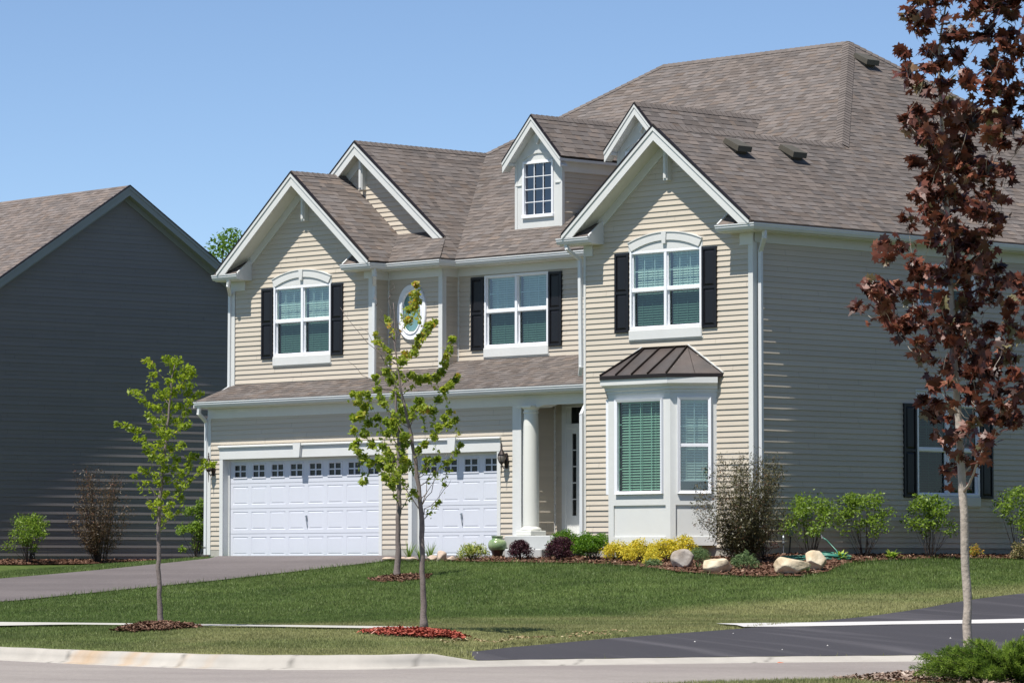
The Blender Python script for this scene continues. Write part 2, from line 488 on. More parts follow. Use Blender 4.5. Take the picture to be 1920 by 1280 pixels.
M['black'] = mat('black_rubber', (.012, .012, .013), .5, .1, 8)
M['bark_grey'] = mat('young_bark', (.20, .165, .15), .85, .22, 22, .2, bump=.6, bscale=90)
M['bark_pale'] = mat('pale_wrapped_bark', (.40, .345, .29), .8, .14, 9, .2, bump=.9, bscale=28, var2=.12, scale2=5)
M['bark_dark'] = mat('dark_stem', (.055, .042, .038), .85, .25, 25, .2)

# ================================================================ THE HOUSE
EZ = 6.10                       # upper eave line
PL, PR, PF, PB = .805, .775, .656, .7776    # slopes: left, right, front, middle gable
XL, XR = -1.2, 16.2             # eave lines
RZ = 10.82; RX0 = XL + (RZ - EZ) / PL; RX1 = XR - (RZ - EZ) / PR; RY = 1.15 + (RZ - EZ) / PF; YB = 2 * RY - 1.15
house = thing('two_storey_house', (0, 0, 0), 'large beige two storey house with brown shingle roof, white garage doors and black shutters', 'house')

GUT = [(0, 0), (0, -.020), (-.013, -.034), (-.013, -.058), (-.045, -.112), (-.12, -.118), (-.12, -.004)]
SOF = [(-.118, -.135), (-.118, -.119), (-.455, -.119), (-.455, -.135)]

# ---- walls -----------------------------------------------------------------
X3 = (1, 0, 0); NF = (0, -1, 0); NR = (1, 0, 0); YD = (0, 1, 0)
WIN = [  # origin x, plane y, z0, z1
]
def wall(name, O, X, N, poly, holes=(), seed=1, seg=1.3):
    mb = MB(); siding(mb, O, X, N, poly, holes, seed=seed, seg=seg)
    return mb.build(name, M['siding'], house)

hW1 = (.54, 2.40, 4.30, 5.78); hWm = (6.16, 8.04, 4.30, 5.78); hWb = (12.60, 14.48, 4.30, 5.78)
g1 = (-.29, 4.72, -.1, 2.11); g2 = (5.73, 8.25, -.1, 2.11)
wall('garage_wall', (0, 0, 0), X3, NF, [(-.70, .2), (8.70, .2), (8.70, 3.22), (-.70, 3.22)], [g1, g2], 1)
wall('upper_gable_wall', (0, .7, 0), X3, NF, [(-.75, 3.55), (3.62, 3.55), (3.62, 6.12), (1.6, 8.02), (-.75, 6.12)], [hW1], 2)
wall('recess_side_wall', (3.69, 0, 0), YD, NR, [(.72, 3.6), (1.15, 3.6), (1.15, 6.1), (.72, 6.1)], (), 3)
mb = MB(); ov = (3.72, 5.27)
wall('oval_window_wall', (0, 1.15, 0), X3, NF, [(3.72, 3.6), (5.27, 3.6), (5.27, 6.1), (3.72, 6.1)], [(4.10, 4.79, 4.72, 5.46)], 4)
wall('recess_side_wall', (5.35, 0, 0), YD, NR, [(1.17, 3.6), (1.6, 3.6), (1.6, 6.1), (1.17, 6.1)], (), 5)
wall('middle_wall', (0, 1.6, 0), X3, NF, [(5.35, 3.7), (11.38, 3.7), (11.38, 6.12), (5.35, 6.12)], [hWm], 6)
wall('middle_gable_wall', (0, 1.80, 0), X3, NF, [(-.6, 6.1), (5.0, 6.1), (5.15, 6.4), (2.2, 8.68), (-.6, 6.5)], (), 7)
wall('bay_gable_wall', (0, -.65, 0), X3, NF, [(11.40, .2), (15.66, .2), (15.66, 6.12), (13.64, 8.0), (11.40, 6.12)], [hWb, (12.1, 14.75, .3, 3.2)], 8)
hS = (3.88, 5.72, 1.20, 2.97); hU = (3.92, 5.62, 4.82, 5.64)
wall('side_wall', (15.76, 0, 0), YD, NR, [(-.60, .2), (15.1, .2), (15.1, 6.1), (-.60, 6.1)], [hS, hU], 9, seg=1.0)
wall('garage_side_wall', (8.91, 0, 0), YD, NR, [(.14, .45), (.92, .45), (.92, 3.2), (.14, 3.2)], (), 10)
wall('entry_wall', (0, .92, 0), X3, NF, [(8.91, .45), (9.13, .45), (9.13, 3.2), (8.91, 3.2)], (), 11)
wall('bay_left_wall', (11.38, 0, 0), YD, (-1, 0, 0), [(-.65, .2), (1.6, .2), (1.6, 6.1), (-.65, 6.1)], (), 12)
wall('left_wall', (-.79, 0, 0), YD, (-1, 0, 0), [(0, .2), (15.1, .2), (15.1, 3.3), (0, 3.3)], (), 13)
wall('left_wall', (-.86, 0, 0), YD, (-1, 0, 0), [(.7, 3.2), (15.1, 3.2), (15.1, 6.1), (.7, 6.1)], (), 14)
wall('rear_wall', (0, 15.1, 0), X3, (0, 1, 0), [(-.86, .2), (15.76, .2), (15.76, 6.1), (-.86, 6.1)], (), 15, seg=3)

# ---- foundation and inner floors that keep the light out ---------------------
mb = MB()
for a, b in ((-.70, -.40), (4.82, 5.62), (8.34, 8.69)): mb.box(a, b, -.012, .2, -.3, .2)
mb.box(-.79, 15.76, 15.0, 15.09, -.4, .2); mb.box(-.78, -.70, 0.0, 15.1, -.4, .2)
mb.box(11.40, 15.74, -.64, -.45, -.4, .2); mb.box(15.66, 15.752, -.45, 15.1, -.4, .2)
mb.box(11.385, 11.45, -.64, 1.6, -.4, .2)
mb.build('foundation', M['found'], house)
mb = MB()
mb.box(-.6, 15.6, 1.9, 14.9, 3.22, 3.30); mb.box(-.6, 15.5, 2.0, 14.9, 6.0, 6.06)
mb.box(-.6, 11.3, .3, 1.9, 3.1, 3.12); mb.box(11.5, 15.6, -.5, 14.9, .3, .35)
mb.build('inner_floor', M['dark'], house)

# ---- corner boards, frieze ---------------------------------------------------
def corner(x, y, z0, z1, sx=1, sy=-1, w=.09, t=.028, wl=.0, name='corner_board'):
    """L-shaped corner post at x,y; body goes to -sx and -sy"""
    mb = MB(); W1 = wl if wl else w
    mb.box(x - sx * W1, x + sx * t, y, y + sy * t, z0, z1, 0)
    mb.box(x, x + sx * (t - .003), y + sy * (t - .003), y - sy * w, z0, z1 - .002, 0)
    return mb.build(name, M['trim'], house)
corner(-.79, 0, .1, 3.02, -1)
corner(8.91, 0, .45, 3.0, 1, wl=.22, w=.14)
corner(-.86, .7, 3.5, 5.96, -1, wl=.10)
corner(3.69, .7, 3.6, 5.90, 1)
corner(5.35, 1.15, 3.7, 5.82, 1)
corner(11.38, -.65, .2, 5.76, -1, wl=.03)
corner(15.76, -.65, .15, 5.80, 1)
for bb in ((3.70, 3.73, 1.12, 1.149, 3.7, 5.9), (5.355, 5.385, 1.57, 1.599, 3.8, 5.9), (8.915, 8.945, .885, .918, .45, 3.1)):
    mb = MB(); mb.box(*bb); mb.build('inner_corner_trim', M['trim'], house)
mb = MB()
mb.box(-.80, 11.36, -.03, 0, 2.995, 3.215, .004)                        # garage frieze and entry beam
mb.build('frieze_board', M['trim'], house)
mb = MB(); mb.box(3.72, 5.37, 1.118, 1.15, 5.79, 5.975, .004); mb.box(5.352, 5.38, 1.15, 1.6, 5.79, 5.975); mb.box(3.695, 3.722, .73, 1.118, 5.79, 5.975); mb.box(5.38, 11.37, 1.568, 1.6, 5.80, 5.975, .004); mb.build('frieze_board', M['trim'], house)
mb = MB(); mb.box(15.762, 15.792, -.62, 15.1, 5.785, 5.975, .004); mb.build('frieze_board', M['trim'], house)
# blocks under the gable returns
for x0, x1, y, z0 in ((-.89, -.42, .7, 5.76), (3.46, 3.71, .7, 5.82), (11.36, 11.60, -.65, 5.76), (15.46, 15.79, -.65, 5.74)):
    mb = MB(); mb.box(x0, x1, y - .035, y, z0, 5.965, .004); mb.build('return_block', M['trim'], house)

# ---- roofs -------------------------------------------------------------------
def slopev(px, pz): v = Vector((px[0], px[1], pz)); return v.normalized()
kR = math.sqrt(1 + PR * PR); kL = math.sqrt(1 + PL * PL); kF = math.sqrt(1 + PF * PF); kB = math.sqrt(1 + PB * PB)
BRX = 13.645; BRZ = EZ + PR * (XR - BRX); BXL = 2 * BRX - XR; BYE = 1.15 + (BRZ - EZ) / PF
BX = 2.2; BZ = EZ + PL * (BX - XL); BEX = BX + (BZ - EZ) / PB; BBY = 1.15 + (BZ - EZ) / PF
AX = 1.6; PA = .80; AZ = 8.15; AXL = AX - (AZ - EZ) / PA; AXR = AX + (AZ - EZ) / PA
E0 = .06   # eaves start just inside the gutter lip
mb = MB()
# right slope (main hip + bay gable); u = y, v = up slope
h1 = (BRZ - EZ) / PR * kR; h2 = (RZ - EZ) / PR * kR
shingles(mb, (XR, 0, EZ), (0, 1, 0), (-1, 0, PR), [[(-1.10, E0), (BYE, E0), (BYE, h1), (-1.10, h1)], [(BYE, E0), (YB - .05, E0), (RY, h2), (BYE, h1)]], 1)
# front slope
f2 = (RZ - EZ) / PF * kF
shingles(mb, (0, 1.15, EZ), (1, 0, 0), (0, 1, PF), [[(XL, E0), (BRX - .3, E0), (BRX - .01, (BRZ - EZ) / PF * kF), (RX1, f2), (RX0, f2)]], 2)
# left slope with the middle gable's left side
l1 = (BZ - EZ) / PL * kL; l2 = (RZ - EZ) / PL * kL
shingles(mb, (XL, 0, EZ), (0, 1, 0), (1, 0, PL), [[(1.5, E0), (BBY, E0), (BBY, l1), (1.5, l1)], [(BBY, E0), (YB - .05, E0), (RY, l2), (BBY, l1)]], 3)
# back slope
shingles(mb, (0, YB, EZ), (1, 0, 0), (0, -1, PF), [[(XL, E0), (XR, E0), (RX1, f2), (RX0, f2)]], 4, tabw=(.6, 1.2))
mb.build('main_roof', M['shingle'], house)
mb = MB()   # middle gable right slope, with its foot running out to the little hip
b1 = (BZ - EZ) / PB * kB; yh = 1.5; zh = PF * (yh - .7); bh = zh / PB * kB
shingles(mb, (BEX, 0, EZ), (0, 1, 0), (-1, 0, PB), [[(1.5, E0), (BBY + .3, E0), (BBY + .3, b1), (1.5, b1)], [(.75, E0), (1.5, E0), (1.5, bh)]], 5)
# apron under it
shingles(mb, (0, .7, EZ), (1, 0, 0), (0, 1, PF), [[(2.4, E0), (BEX, E0), (BEX - 1.25 * PF / PB, 1.25 * kF), (2.4, 1.25 * kF)]], 6)
mb.build('middle_gable_roof', M['shingle'], house)
mb = MB()   # front left gable
a1 = (AZ - EZ) / PA; kA = math.sqrt(1 + PA * PA); a1 *= kA
shingles(mb, (AXR, 0, EZ), (0, 1, 0), (-1, 0, PA), [[(.25, E0), (4.0, E0), (4.0, a1), (.25, a1)]], 7)
shingles(mb, (AXL, 0, EZ), (0, 1, 0), (1, 0, PA), [[(.25, E0), (2.2, E0), (2.2, a1), (.25, a1)]], 8)
mb.build('left_gable_roof', M['shingle'], house)
mb = MB()   # bay gable left slope
shingles(mb, (BXL, 0, EZ), (0, 1, 0), (1, 0, PR), [[(-1.10, E0), (BYE + .4, E0), (BYE + .4, h1), (-1.10, h1)]], 9)
mb.build('bay_gable_roof', M['shingle'], house)
PS = .36; kS = math.sqrt(1 + PS * PS)
mb = MB()   # skirt roof over the garage and porch
shingles(mb, (0, -.42, 3.34), (1, 0, 0), (0, 1, PS), [[(-.80, E0), (11.36, E0), (11.36, 2.06 * kS), (-.80, 2.06 * kS)]], 10)
mb.build('skirt_roof', M['shingle'], house)
# hip, ridge and valley caps
mb = MB()
def hipcap(p, q, e1, e2, seed):
    """e1,e2: directions lying in the two slopes"""
    p = Vector(p); q = Vector(q); d = (q - p).normalized()
    n1 = Vector(e1); n1 = n1 - d * n1.dot(d); n2 = Vector(e2); n2 = n2 - d * n2.dot(d)
    ridge_caps(mb, p, q, n1, n2, seed)
hipcap((BRX, BYE, BRZ), (RX1, RY, RZ), (-1, 0, 0), (0, 1, 0), 1)
hipcap((BX, BBY, BZ), (RX0, RY, RZ), (1, 0, 0), (0, 1, 0), 2)
hipcap((RX0, RY, RZ), (RX1, RY, RZ), (0, -1, -PF), (0, 1, -PF), 3)
hipcap((XR, YB, EZ), (RX1, RY, RZ), (0, -1, 0), (-1, 0, 0), 4)
hipcap((XL, YB, EZ), (RX0, RY, RZ), (0, -1, 0), (1, 0, 0), 5)
hipcap((BRX, -1.1, BRZ), (BRX, BYE, BRZ), (1, 0, -PR), (-1, 0, -PR), 6)
hipcap((BX, 1.5, BZ), (BX, BBY + .2, BZ), (1, 0, -PB), (-1, 0, -PL), 7)
hipcap((AX, .25, AZ), (AX, 2.1, AZ), (1, 0, -PA), (-1, 0, -PA), 8)
mb.build('ridge_cap', M['shingle'], house)

# roof vents
for i, (y, z) in enumerate(((.63, 7.72), (2.15, 7.71), (8.05, 10.30))):
    x = XR - (z - EZ) / PR
    mb = MB(); V = Vector((-1, 0, PR)).normalized(); N = Vector((PR, 0, 1)).normalized(); U = Vector((0, 1, 0)); O = Vector((x, y, z))
    def q(u, v, h): return tuple(O + U * u + V * v + N * h)
    P_ = [q(-.19, -.24, .09), q(.19, -.24, .09), q(.17, .20, .0), q(-.17, .20, .0), q(-.19, -.20, .19), q(.19, -.20, .19), q(.17, .20, .10), q(-.17, .20, .10)]
    mb.mesh(P_, [(0, 3, 2, 1), (4, 5, 6, 7), (0, 1, 5, 4), (1, 2, 6, 5), (2, 3, 7, 6), (3, 0, 4, 7)])
    mb.mesh([q(-.15, -.18, .008), q(.15, -.18, .008), q(.15, .15, .008), q(-.15, .15, .008), q(-.15, -.18, .12), q(.15, -.18, .12), q(.15, .15, .08), q(-.15, .15, .08)],
            [(0, 3, 2, 1), (4, 5, 6, 7), (0, 1, 5, 4), (1, 2, 6, 5), (2, 3, 7, 6), (3, 0, 4, 7)], .3)
    mb.build('roof_vent', M['vent'], house)

# ---- gable rakes -------------------------------------------------------------
def rake(xr, zr, xl, xe, zl, ze, yf, yw, W=.20, br=True, frieze=.17):
    """fascia boards, sloping soffit and wall board of one gable; xl/xe low ends with heights zl/ze"""
    mb = MB(); mb.frame((0, 0, 0), X3, NF)
    def Q(x0, z0, x1, z1, o1, o2):
        return clip(ccw([(x0, z0 - o1), (x0, z0 - o2), (x1, z1 - o2), (x1, z1 - o1)]), 1, EZ - .005, True)
    for xb, zb in ((xl, zl), (xe, ze)):
        mb.prism(Q(xr, zr, xb, zb, .045, .045 + W * 1.22), -yf + 0, -yf - .03)
        mb.prism(Q(xr, zr, xb, zb, .030, .030 + .075), -yf + .018, -yf + .0015)
    mb.build('rake_board', M['trim'], house)
    mb = MB(); mb.frame((0, 0, 0), X3, NF)
    for xb, zb in ((xl, zl), (xe, ze)):
        mb.prism(Q(xr, zr, xb, zb, .19, .205), -yf - .03, -yw + .001)
    mb.build('rake_soffit', M['soffit'], house)
    mb = MB(); mb.frame((0, 0, 0), X3, NF)
    for xb, zb in ((xl, zl), (xe, ze)):
        mb.prism(Q(xr, zr, xb, zb, .206, .206 + frieze * 1.2), -yw + .036, -yw + .0)
    if br:
        mb.box(xr - .055, xr + .055, -yw + .0, -yw + .13, zr - 1.02, zr - .30, .006)
        mb.box(xr - .035, xr + .035, -yw + .13, -yw + .155, zr - .98, zr - .35, .004)
    mb.build('gable_trim', M['trim'], house)
    mb = MB(); mb.frame((0, 0, 0), X3, NF)     # dark drip edge under the shingles
    for xb, zb in ((xl, zl), (xe, ze)):
        mb.prism(Q(xr, zr, xb, zb, -.014, .028), -yf + .024, -yf - .04)
    mb.build('drip_edge', M['darkmetal'], house)
rake(AX, AZ, AXL + .10, AXR - .10, AZ - (AX - AXL - .10) * PA, AZ - (AXR - .10 - AX) * PA, .25, .7)
rake(BRX, BRZ, BXL + .10, XR - .10, BRZ - (BRX - BXL - .10) * PR, BRZ - (XR - .10 - BRX) * PR, -1.10, -.65)
xe = BEX - (yh - .7) * PF / PB
rake(BX, BZ, XL + .1, xe - .02, BZ - (BX - XL - .1) * PL, BZ - (xe - .02 - BX) * PB, 1.5, 1.80)

# ---- gable returns ------------------------------------------------------------
def greturn(x0, x1, yf, yw, endr, endl):
    rise = .32
    mb = MB(); shingles(mb, (x0, yf + .03, EZ - .0), (1, 0, 0), (0, yw - yf, rise), [[(0, 0.0), (x1 - x0, 0.0), (x1 - x0, .53), (0, .53)]], int(x0 * 7) % 50, thick=.03)
    mb.build('return_roof', M['shingle'], house)
    mb = MB()
    for x, on in ((x1, endr), (x0, endl)):
        if not on: continue
        s = .022
        mb.mesh([(x - s, yf + .125, EZ - .125), (x - s, yw, EZ - .125), (x - s, yw, EZ + rise + .03), (x - s, yf + .05, EZ + .03), (x - s, yf + .05, EZ - .02),
                 (x + s, yf + .125, EZ - .125), (x + s, yw, EZ - .125), (x + s, yw, EZ + rise + .03), (x + s, yf + .05, EZ + .03), (x + s, yf + .05, EZ - .02)],
                [(0, 1, 2, 3, 4), (9, 8, 7, 6, 5), (0, 5, 6, 1), (1, 6, 7, 2), (2, 7, 8, 3), (3, 8, 9, 4), (4, 9, 5, 0)])
    if len(mb.v): mb.build('return_end', M['trim'], house)
greturn(-1.0, -.23, .25, .7, True, False); greturn(11.06, 11.87, -1.10, -.65, True, False)
greturn(3.20, 3.62, .25, .7, False, True); greturn(15.25, 15.68, -1.10, -.65, False, True)

# ---- gutters and soffits -------------------------------------------------------
def gutter(path, z=EZ, sof=True):
    mb = MB(); mb.sweep(path, z, GUT); mb.build('gutter', M['gutter'], house)
    if sof:
        mb = MB(); mb.sweep(path, z, SOF); mb.build('soffit', M['soffit'], house)
gutter([(-1.05, .25), (-.21, .25)]); gutter([(11.02, -1.10), (11.89, -1.10)])
gutter([(3.17, .25), (4.12, .25), (4.12, .70), (BEX + .02, .70), (BEX + .02, 1.15), (11.05, 1.15)])
gutter([(15.22, -1.10), (16.21, -1.10), (16.21, YB)])
gutter([(16.2, YB), (-1.2, YB)], sof=False); gutter([(-1.2, YB), (-1.2, 2.2)], sof=False)
gutter([(-.82, -.42), (11.34, -.42)], 3.345, sof=False)
mb = MB(); mb.sweep([(-.80, -.42), (11.36, -.42)], 3.345, [(-.118, -.135), (-.118, -.119), (-.425, -.119), (-.425, -.135)]); mb.build('soffit', M['soffit'], house)
mb = MB()   # rake end of the skirt roof
mb.mesh([(-.80, -.40, 3.22), (-.80, .7, 3.22), (-.80, .7, 3.70), (-.80, -.40, 3.31), (-.83, -.40, 3.22), (-.83, .7, 3.22), (-.83, .7, 3.70), (-.83, -.40, 3.31)],
        [(0, 1, 2, 3), (7, 6, 5, 4), (0, 4, 5, 1), (1, 5, 6, 2), (2, 6, 7, 3), (3, 7, 4, 0)])
mb.build('rake_board', M['trim'], house)

def spout(pts, w=.075, h=.055):
    mb = MB(); pts = [Vector(p) for p in pts]
    for i in range(len(pts) - 1):
        d = (pts[i + 1] - pts[i]).normalized()
        mb.bar(pts[i] - d * .02, pts[i + 1] + d * .02, w, h, up=(0, -1, 0) if abs(d.z) > .8 else (0, 0, 1))
    return mb.build('downspout', M['gutter'], house)
spout([(-.70, -.34, 3.26), (-.73, -.33, 3.10), (-.84, -.03, 2.93), (-.85, -.03, .25), (-.85, -.03, .12)])
spout([(-.55, .33, 6.0), (-.60, .36, 5.86), (-.90, .66, 5.68), (-.915, .66, 3.70), (-.96, .50, 3.60)])
spout([(4.02, .45, 6.0), (4.02, .47, 5.84), (3.80, .66, 5.66), (3.78, .67, 3.78), (3.86, .56, 3.70)])
spout([(11.22, -1.0, 6.0), (11.24, -1.0, 5.90), (11.30, -.72, 5.70), (11.31, -.70, 3.66), (11.20, -.62, 3.52)])
spout([(11.29, -.40, 3.24), (11.31, -.50, 3.05), (11.335, -.71, 2.75), (11.335, -.71, .30)])
spout([(16.10, -.70, 5.99), (16.10, -.70, 5.85), (15.87, -.56, 5.62), (15.85, -.53, .22)])

# ---- windows -------------------------------------------------------------------
def arc(x0, x1, z0, zt, n=14):
    """points of a circular arc from (x0,z0) over (mid,zt) to (x1,z0)"""
    w = (x1 - x0) / 2; h = zt - z0; R = (w * w + h * h) / (2 * h); cx = (x0 + x1) / 2; cz = zt - R; a = math.asin(w / R)
    return [(cx - R * math.sin(a - 2 * a * i / n), cz + R * math.cos(a - 2 * a * i / n)) for i in range(n + 1)]

def blinds(mb, a0, a1, z0, z1, o, pitch=.047, w=.05, tilt=.62):
    z = z0 + .02
    c, s = math.cos(tilt) * w / 2, math.sin(tilt) * w / 2
    while z < z1 - .03:
        mb.mesh([(a0, o - c, z + s), (a1, o - c, z + s), (a1, o + c, z - s), (a0, o + c, z - s)], [(0, 1, 2, 3)], .98 + .04 * ((z * 77) % 1))
        z += pitch
    mb.box(a0, a1, o - .02, o + .02, z1 - .03, z1)
    for k in range(3):
        a = a0 + (a1 - a0) * (.18 + .32 * k); mb.box(a - .004, a + .004, o + .026, o + .029, z0, z1)

def window(O, X, N, W, z0, z1, lights=2, meet=None, grid=(3, 2), sill=None, header=None, shut=0, name='window', blind=True, gridlow=False, dark=False, raised=0.0, depth=.42, single=False, tilt=1.02, fw=.05):
    """double-hung window in a wall hole; children: pane, blinds, grille, sill, header"""
    meet = meet or (z0 + z1) / 2
    mb = MB().frame(O, X, N)
    out = .034
    mb.box(0, fw, -.09, out, z0, z1, .005); mb.box(W - fw, W, -.09, out, z0, z1, .005)
    mb.box(fw, W - fw, -.09, out - .002, z1 - fw, z1, .004); mb.box(fw, W - fw, -.09, out - .002, z0, z0 + fw * .8, .004)
    cells = []; mull = .07 if lights == 2 else 0
    for i in range(lights):
        a0 = fw + i * ((W - 2 * fw + mull) / lights); a1 = a0 + (W - 2 * fw - mull * (lights - 1)) / lights
        cells.append((a0, a1))
        if i: mb.box(a0 - mull, a0, -.09, out - .004, z0 + fw * .8, z1 - fw, .004)
    pan = MB().frame(O, X, N); pan2 = MB().frame(O, X, N); gr = MB().frame(O, X, N); bl = MB().frame(O, X, N)
    for a0, a1 in cells:
        if not single:
            mb.box(a0, a1, -.06, .014, meet - .028, meet + .028, .004)
            # sash rims: upper sits forward, lower sits back
            for (c0, c1, oo, nm) in ((meet + .028, z1 - fw, -.004, 0), (z0 + fw * .8, meet - .028, -.026, 1)):
                r = .022
                mb.box(a0, a0 + r, -.06, oo, c0, c1); mb.box(a1 - r, a1, -.06, oo, c0, c1)
                mb.box(a0 + r, a1 - r, -.06, oo - .001, c0, c0 + r); mb.box(a0 + r, a1 - r, -.06, oo - .001, c1 - r * .6, c1)
                (pan2 if nm else pan).face([(a0 + r, oo - .02, c0 + r), (a1 - r, oo - .02, c0 + r), (a1 - r, oo - .02, c1), (a0 + r, oo - .02, c1)])
                if grid and (nm == 0 or gridlow):
                    for k in range(1, grid[0]):
                        a = a0 + r + (a1 - a0 - 2 * r) * k / grid[0]; gr.box(a - .008, a + .008, oo - .034, oo - .026, c0 + r, c1)
                    for k in range(1, grid[1]):
                        z = c1 - (c1 - c0) * k / grid[1]; gr.box(a0 + r, a1 - r, oo - .035, oo - .027, z - .008, z + .008)
        else:
            pan.face([(a0, -.024, z0 + fw * .8), (a1, -.024, z0 + fw * .8), (a1, -.024, z1 - fw), (a0, -.024, z1 - fw)])
            if grid:
                for k in range(1, grid[0]):
                    a = a0 + (a1 - a0) * k / grid[0]; gr.box(a - .008, a + .008, -.042, -.034, z0 + fw * .8, z1 - fw)
                for k in range(1, grid[1]):
                    z = z1 - fw - (z1 - z0 - 1.8 * fw) * k / grid[1]; gr.box(a0, a1, -.043, -.035, z - .008, z + .008)
        if blind: blinds(bl, a0 + .03, a1 - .03, z0 + .05 + raised, z1 - fw - .01, -.125, tilt=tilt)
    f = mb.build(name, M['vinyl'], house)
    pan.build('pane', M['glass_dark' if dark else 'glass'], f)
    if len(pan2.v): pan2.build('pane', M['glass_dark' if dark else 'glass_screen'], f)
    if len(gr.v): gr.build('grille', M['grille'], f)
    if len(bl.v): bl.build('blinds', M['blind'], f)
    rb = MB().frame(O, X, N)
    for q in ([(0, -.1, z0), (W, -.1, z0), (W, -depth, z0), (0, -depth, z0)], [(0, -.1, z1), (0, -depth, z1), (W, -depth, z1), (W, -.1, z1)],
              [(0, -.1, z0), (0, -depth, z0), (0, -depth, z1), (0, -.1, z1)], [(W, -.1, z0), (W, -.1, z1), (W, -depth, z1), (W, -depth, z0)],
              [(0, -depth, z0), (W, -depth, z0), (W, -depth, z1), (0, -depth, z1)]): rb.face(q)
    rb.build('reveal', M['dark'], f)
    if sill:
        sb = MB().frame(O, X, N); sb.box(-.015, W + .015, 0, .05, z0 - sill, z0 - .004, .012); sb.box(-.03, W + .03, 0, .028, z0 - sill - .02, z0 - sill + .02, .006); sb.build('window_sill', M['trim'], f)
    if header == 'arch':
        hb = MB().frame(O, X, N)
        top = arc(-.03, W + .03, z1 + .15, z1 + .32); low = arc(.06, W - .06, z1 + .005, z1 + .175)
        hb.prism([(-.03, z1 + .003)] + top + [(W + .03, z1 + .003)], 0, .028)
        n = len(top)
        for i in range(n - 1): hb.prism([low[i], low[i + 1], top[i + 1], top[i]], .028, .052)
        hb.prism([(W / 2 - .045, z1 + .11), (W / 2 + .045, z1 + .11), (W / 2 + .065, z1 + .335), (W / 2 - .065, z1 + .335)], .028, .075)
        for i in range(n - 1): hb.prism([top[i], top[i + 1], (top[i + 1][0], top[i + 1][1] + .018), (top[i][0], top[i][1] + .018)], 0, .066)
        hb.build('window_header', M['trim'], f)
    elif header:
        hb = MB().frame(O, X, N); hb.box(-.02, W + .02, 0, .03, z1 + .004, z1 + header, .006); hb.box(-.03, W + .03, 0, .05, z1 + header, z1 + header + .03, .006); hb.build('window_header', M['trim'], f)
    if shut:
        for s0 in (-shut - .02, W + .02):
            s = MB().frame(O, X, N); a0, a1 = s0, s0 + shut; zz0, zz1 = z0 - .04, z1 - .02; zm = (zz0 + zz1) / 2 + .0
            s.box(a0, a1, .006, .027, zz0, zz1)
            st = .048
            s.box(a0, a0 + st, .027, .050, zz0, zz1, .004); s.box(a1 - st, a1, .027, .050, zz0, zz1, .004)
            for c in (zz0, zm - st / 2, zz1 - st): s.box(a0 + st, a1 - st, .027, .049, c, c + st, .004)
            for c0, c1 in ((zz0 + st, zm - st / 2), (zm + st / 2, zz1 - st)):
                u0, u1 = a0 + st + .012, a1 - st - .012; w0, w1 = c0 + .012, c1 - .012; e = .035
                V = [(u0, .027, w0), (u1, .027, w0), (u1, .027, w1), (u0, .027, w1), (u0 + e, .044, w0 + e), (u1 - e, .044, w0 + e), (u1 - e, .044, w1 - e), (u0 + e, .044, w1 - e)]
                s.mesh(V, [(4, 5, 6, 7), (0, 1, 5, 4), (1, 2, 6, 5), (2, 3, 7, 6), (3, 0, 4, 7)])
            s.build('shutter', M['shutter'], house)
    return f
window((.54, .7, 0), X3, NF, 1.86, 4.30, 5.78, header='arch', sill=.20, shut=.375)
window((6.16, 1.6, 0), X3, NF, 1.88, 4.30, 5.78, sill=.20, shut=.375)
window((12.60, -.65, 0), X3, NF, 1.88, 4.30, 5.78, header='arch', sill=.20, shut=.375)
window((15.76, 3.88, 0), YD, NR, 1.84, 1.20, 2.97, sill=.20, header=.22, shut=.37, meet=2.08, tilt=.55, dark=True)
window((15.76, 3.92, 0), YD, NR, 1.70, 4.82, 5.64, sill=.09, header=.0, meet=5.2, blind=True, dark=True)

# oval window
def oval_pts(cx, cz, rx, rz, n=40):
    # stadium-like oval
    return [(cx + rx * (abs(math.cos(t)) ** .9) * (1 if math.cos(t) > 0 else -1), cz + rz * (abs(math.sin(t)) ** .95) * (1 if math.sin(t) > 0 else -1)) for t in [2 * math.pi * k / n for k in range(n)]]
OC = (4.45, 5.09)
def ring(mb, r0, r1, o0, o1, n=40):
    A = oval_pts(OC[0], OC[1], r0[0], r0[1], n); B = oval_pts(OC[0], OC[1], r1[0], r1[1], n)
    for i in range(n):
        j = (i + 1) % n
        mb.face([(A[i][0], o0, A[i][1]), (A[j][0], o0, A[j][1]), (B[j][0], o1, B[j][1]), (B[i][0], o1, B[i][1])])
mb = MB().frame((0, 1.15, 0), X3, NF)
ring(mb, (.45, .585), (.45, .585), -.0, .0); ring(mb, (.44, .575), (.44, .575), 0, .05); ring(mb, (.44, .575), (.425, .56), .05, .062)
ring(mb, (.425, .56), (.34, .47), .062, .055); ring(mb, (.34, .47), (.32, .45), .055, .075); ring(mb, (.32, .45), (.29, .42), .075, .065)
ring(mb, (.29, .42), (.275, .405), .065, .03); ring(mb, (.44, .575), (.36, .49), 0.001, .001)
f = mb.build('oval_window', M['vinyl'], house)
mb = MB().frame((0, 1.15, 0), X3, NF); mb.face([(a, .034, z) for a, z in oval_pts(OC[0], OC[1], .285, .415)]); mb.build('pane', M['glass'], f)
mb = MB().frame((0, 1.15, 0), X3, NF); mb.face([(a, .012, z) for a, z in oval_pts(OC[0], OC[1], .30, .43)]); mb.build('privacy_film', mat('frosted_film', (.25, .46, .46), .5, .15, 3, col2=(.40, .58, .60), scale2=2.5), f)
mb = MB().frame((0, 1.15, 0), X3, NF); ring(mb, (.36, .49), (.345, .475), .028, .052)
mb.build('oval_trim', M['vinyl'], f)

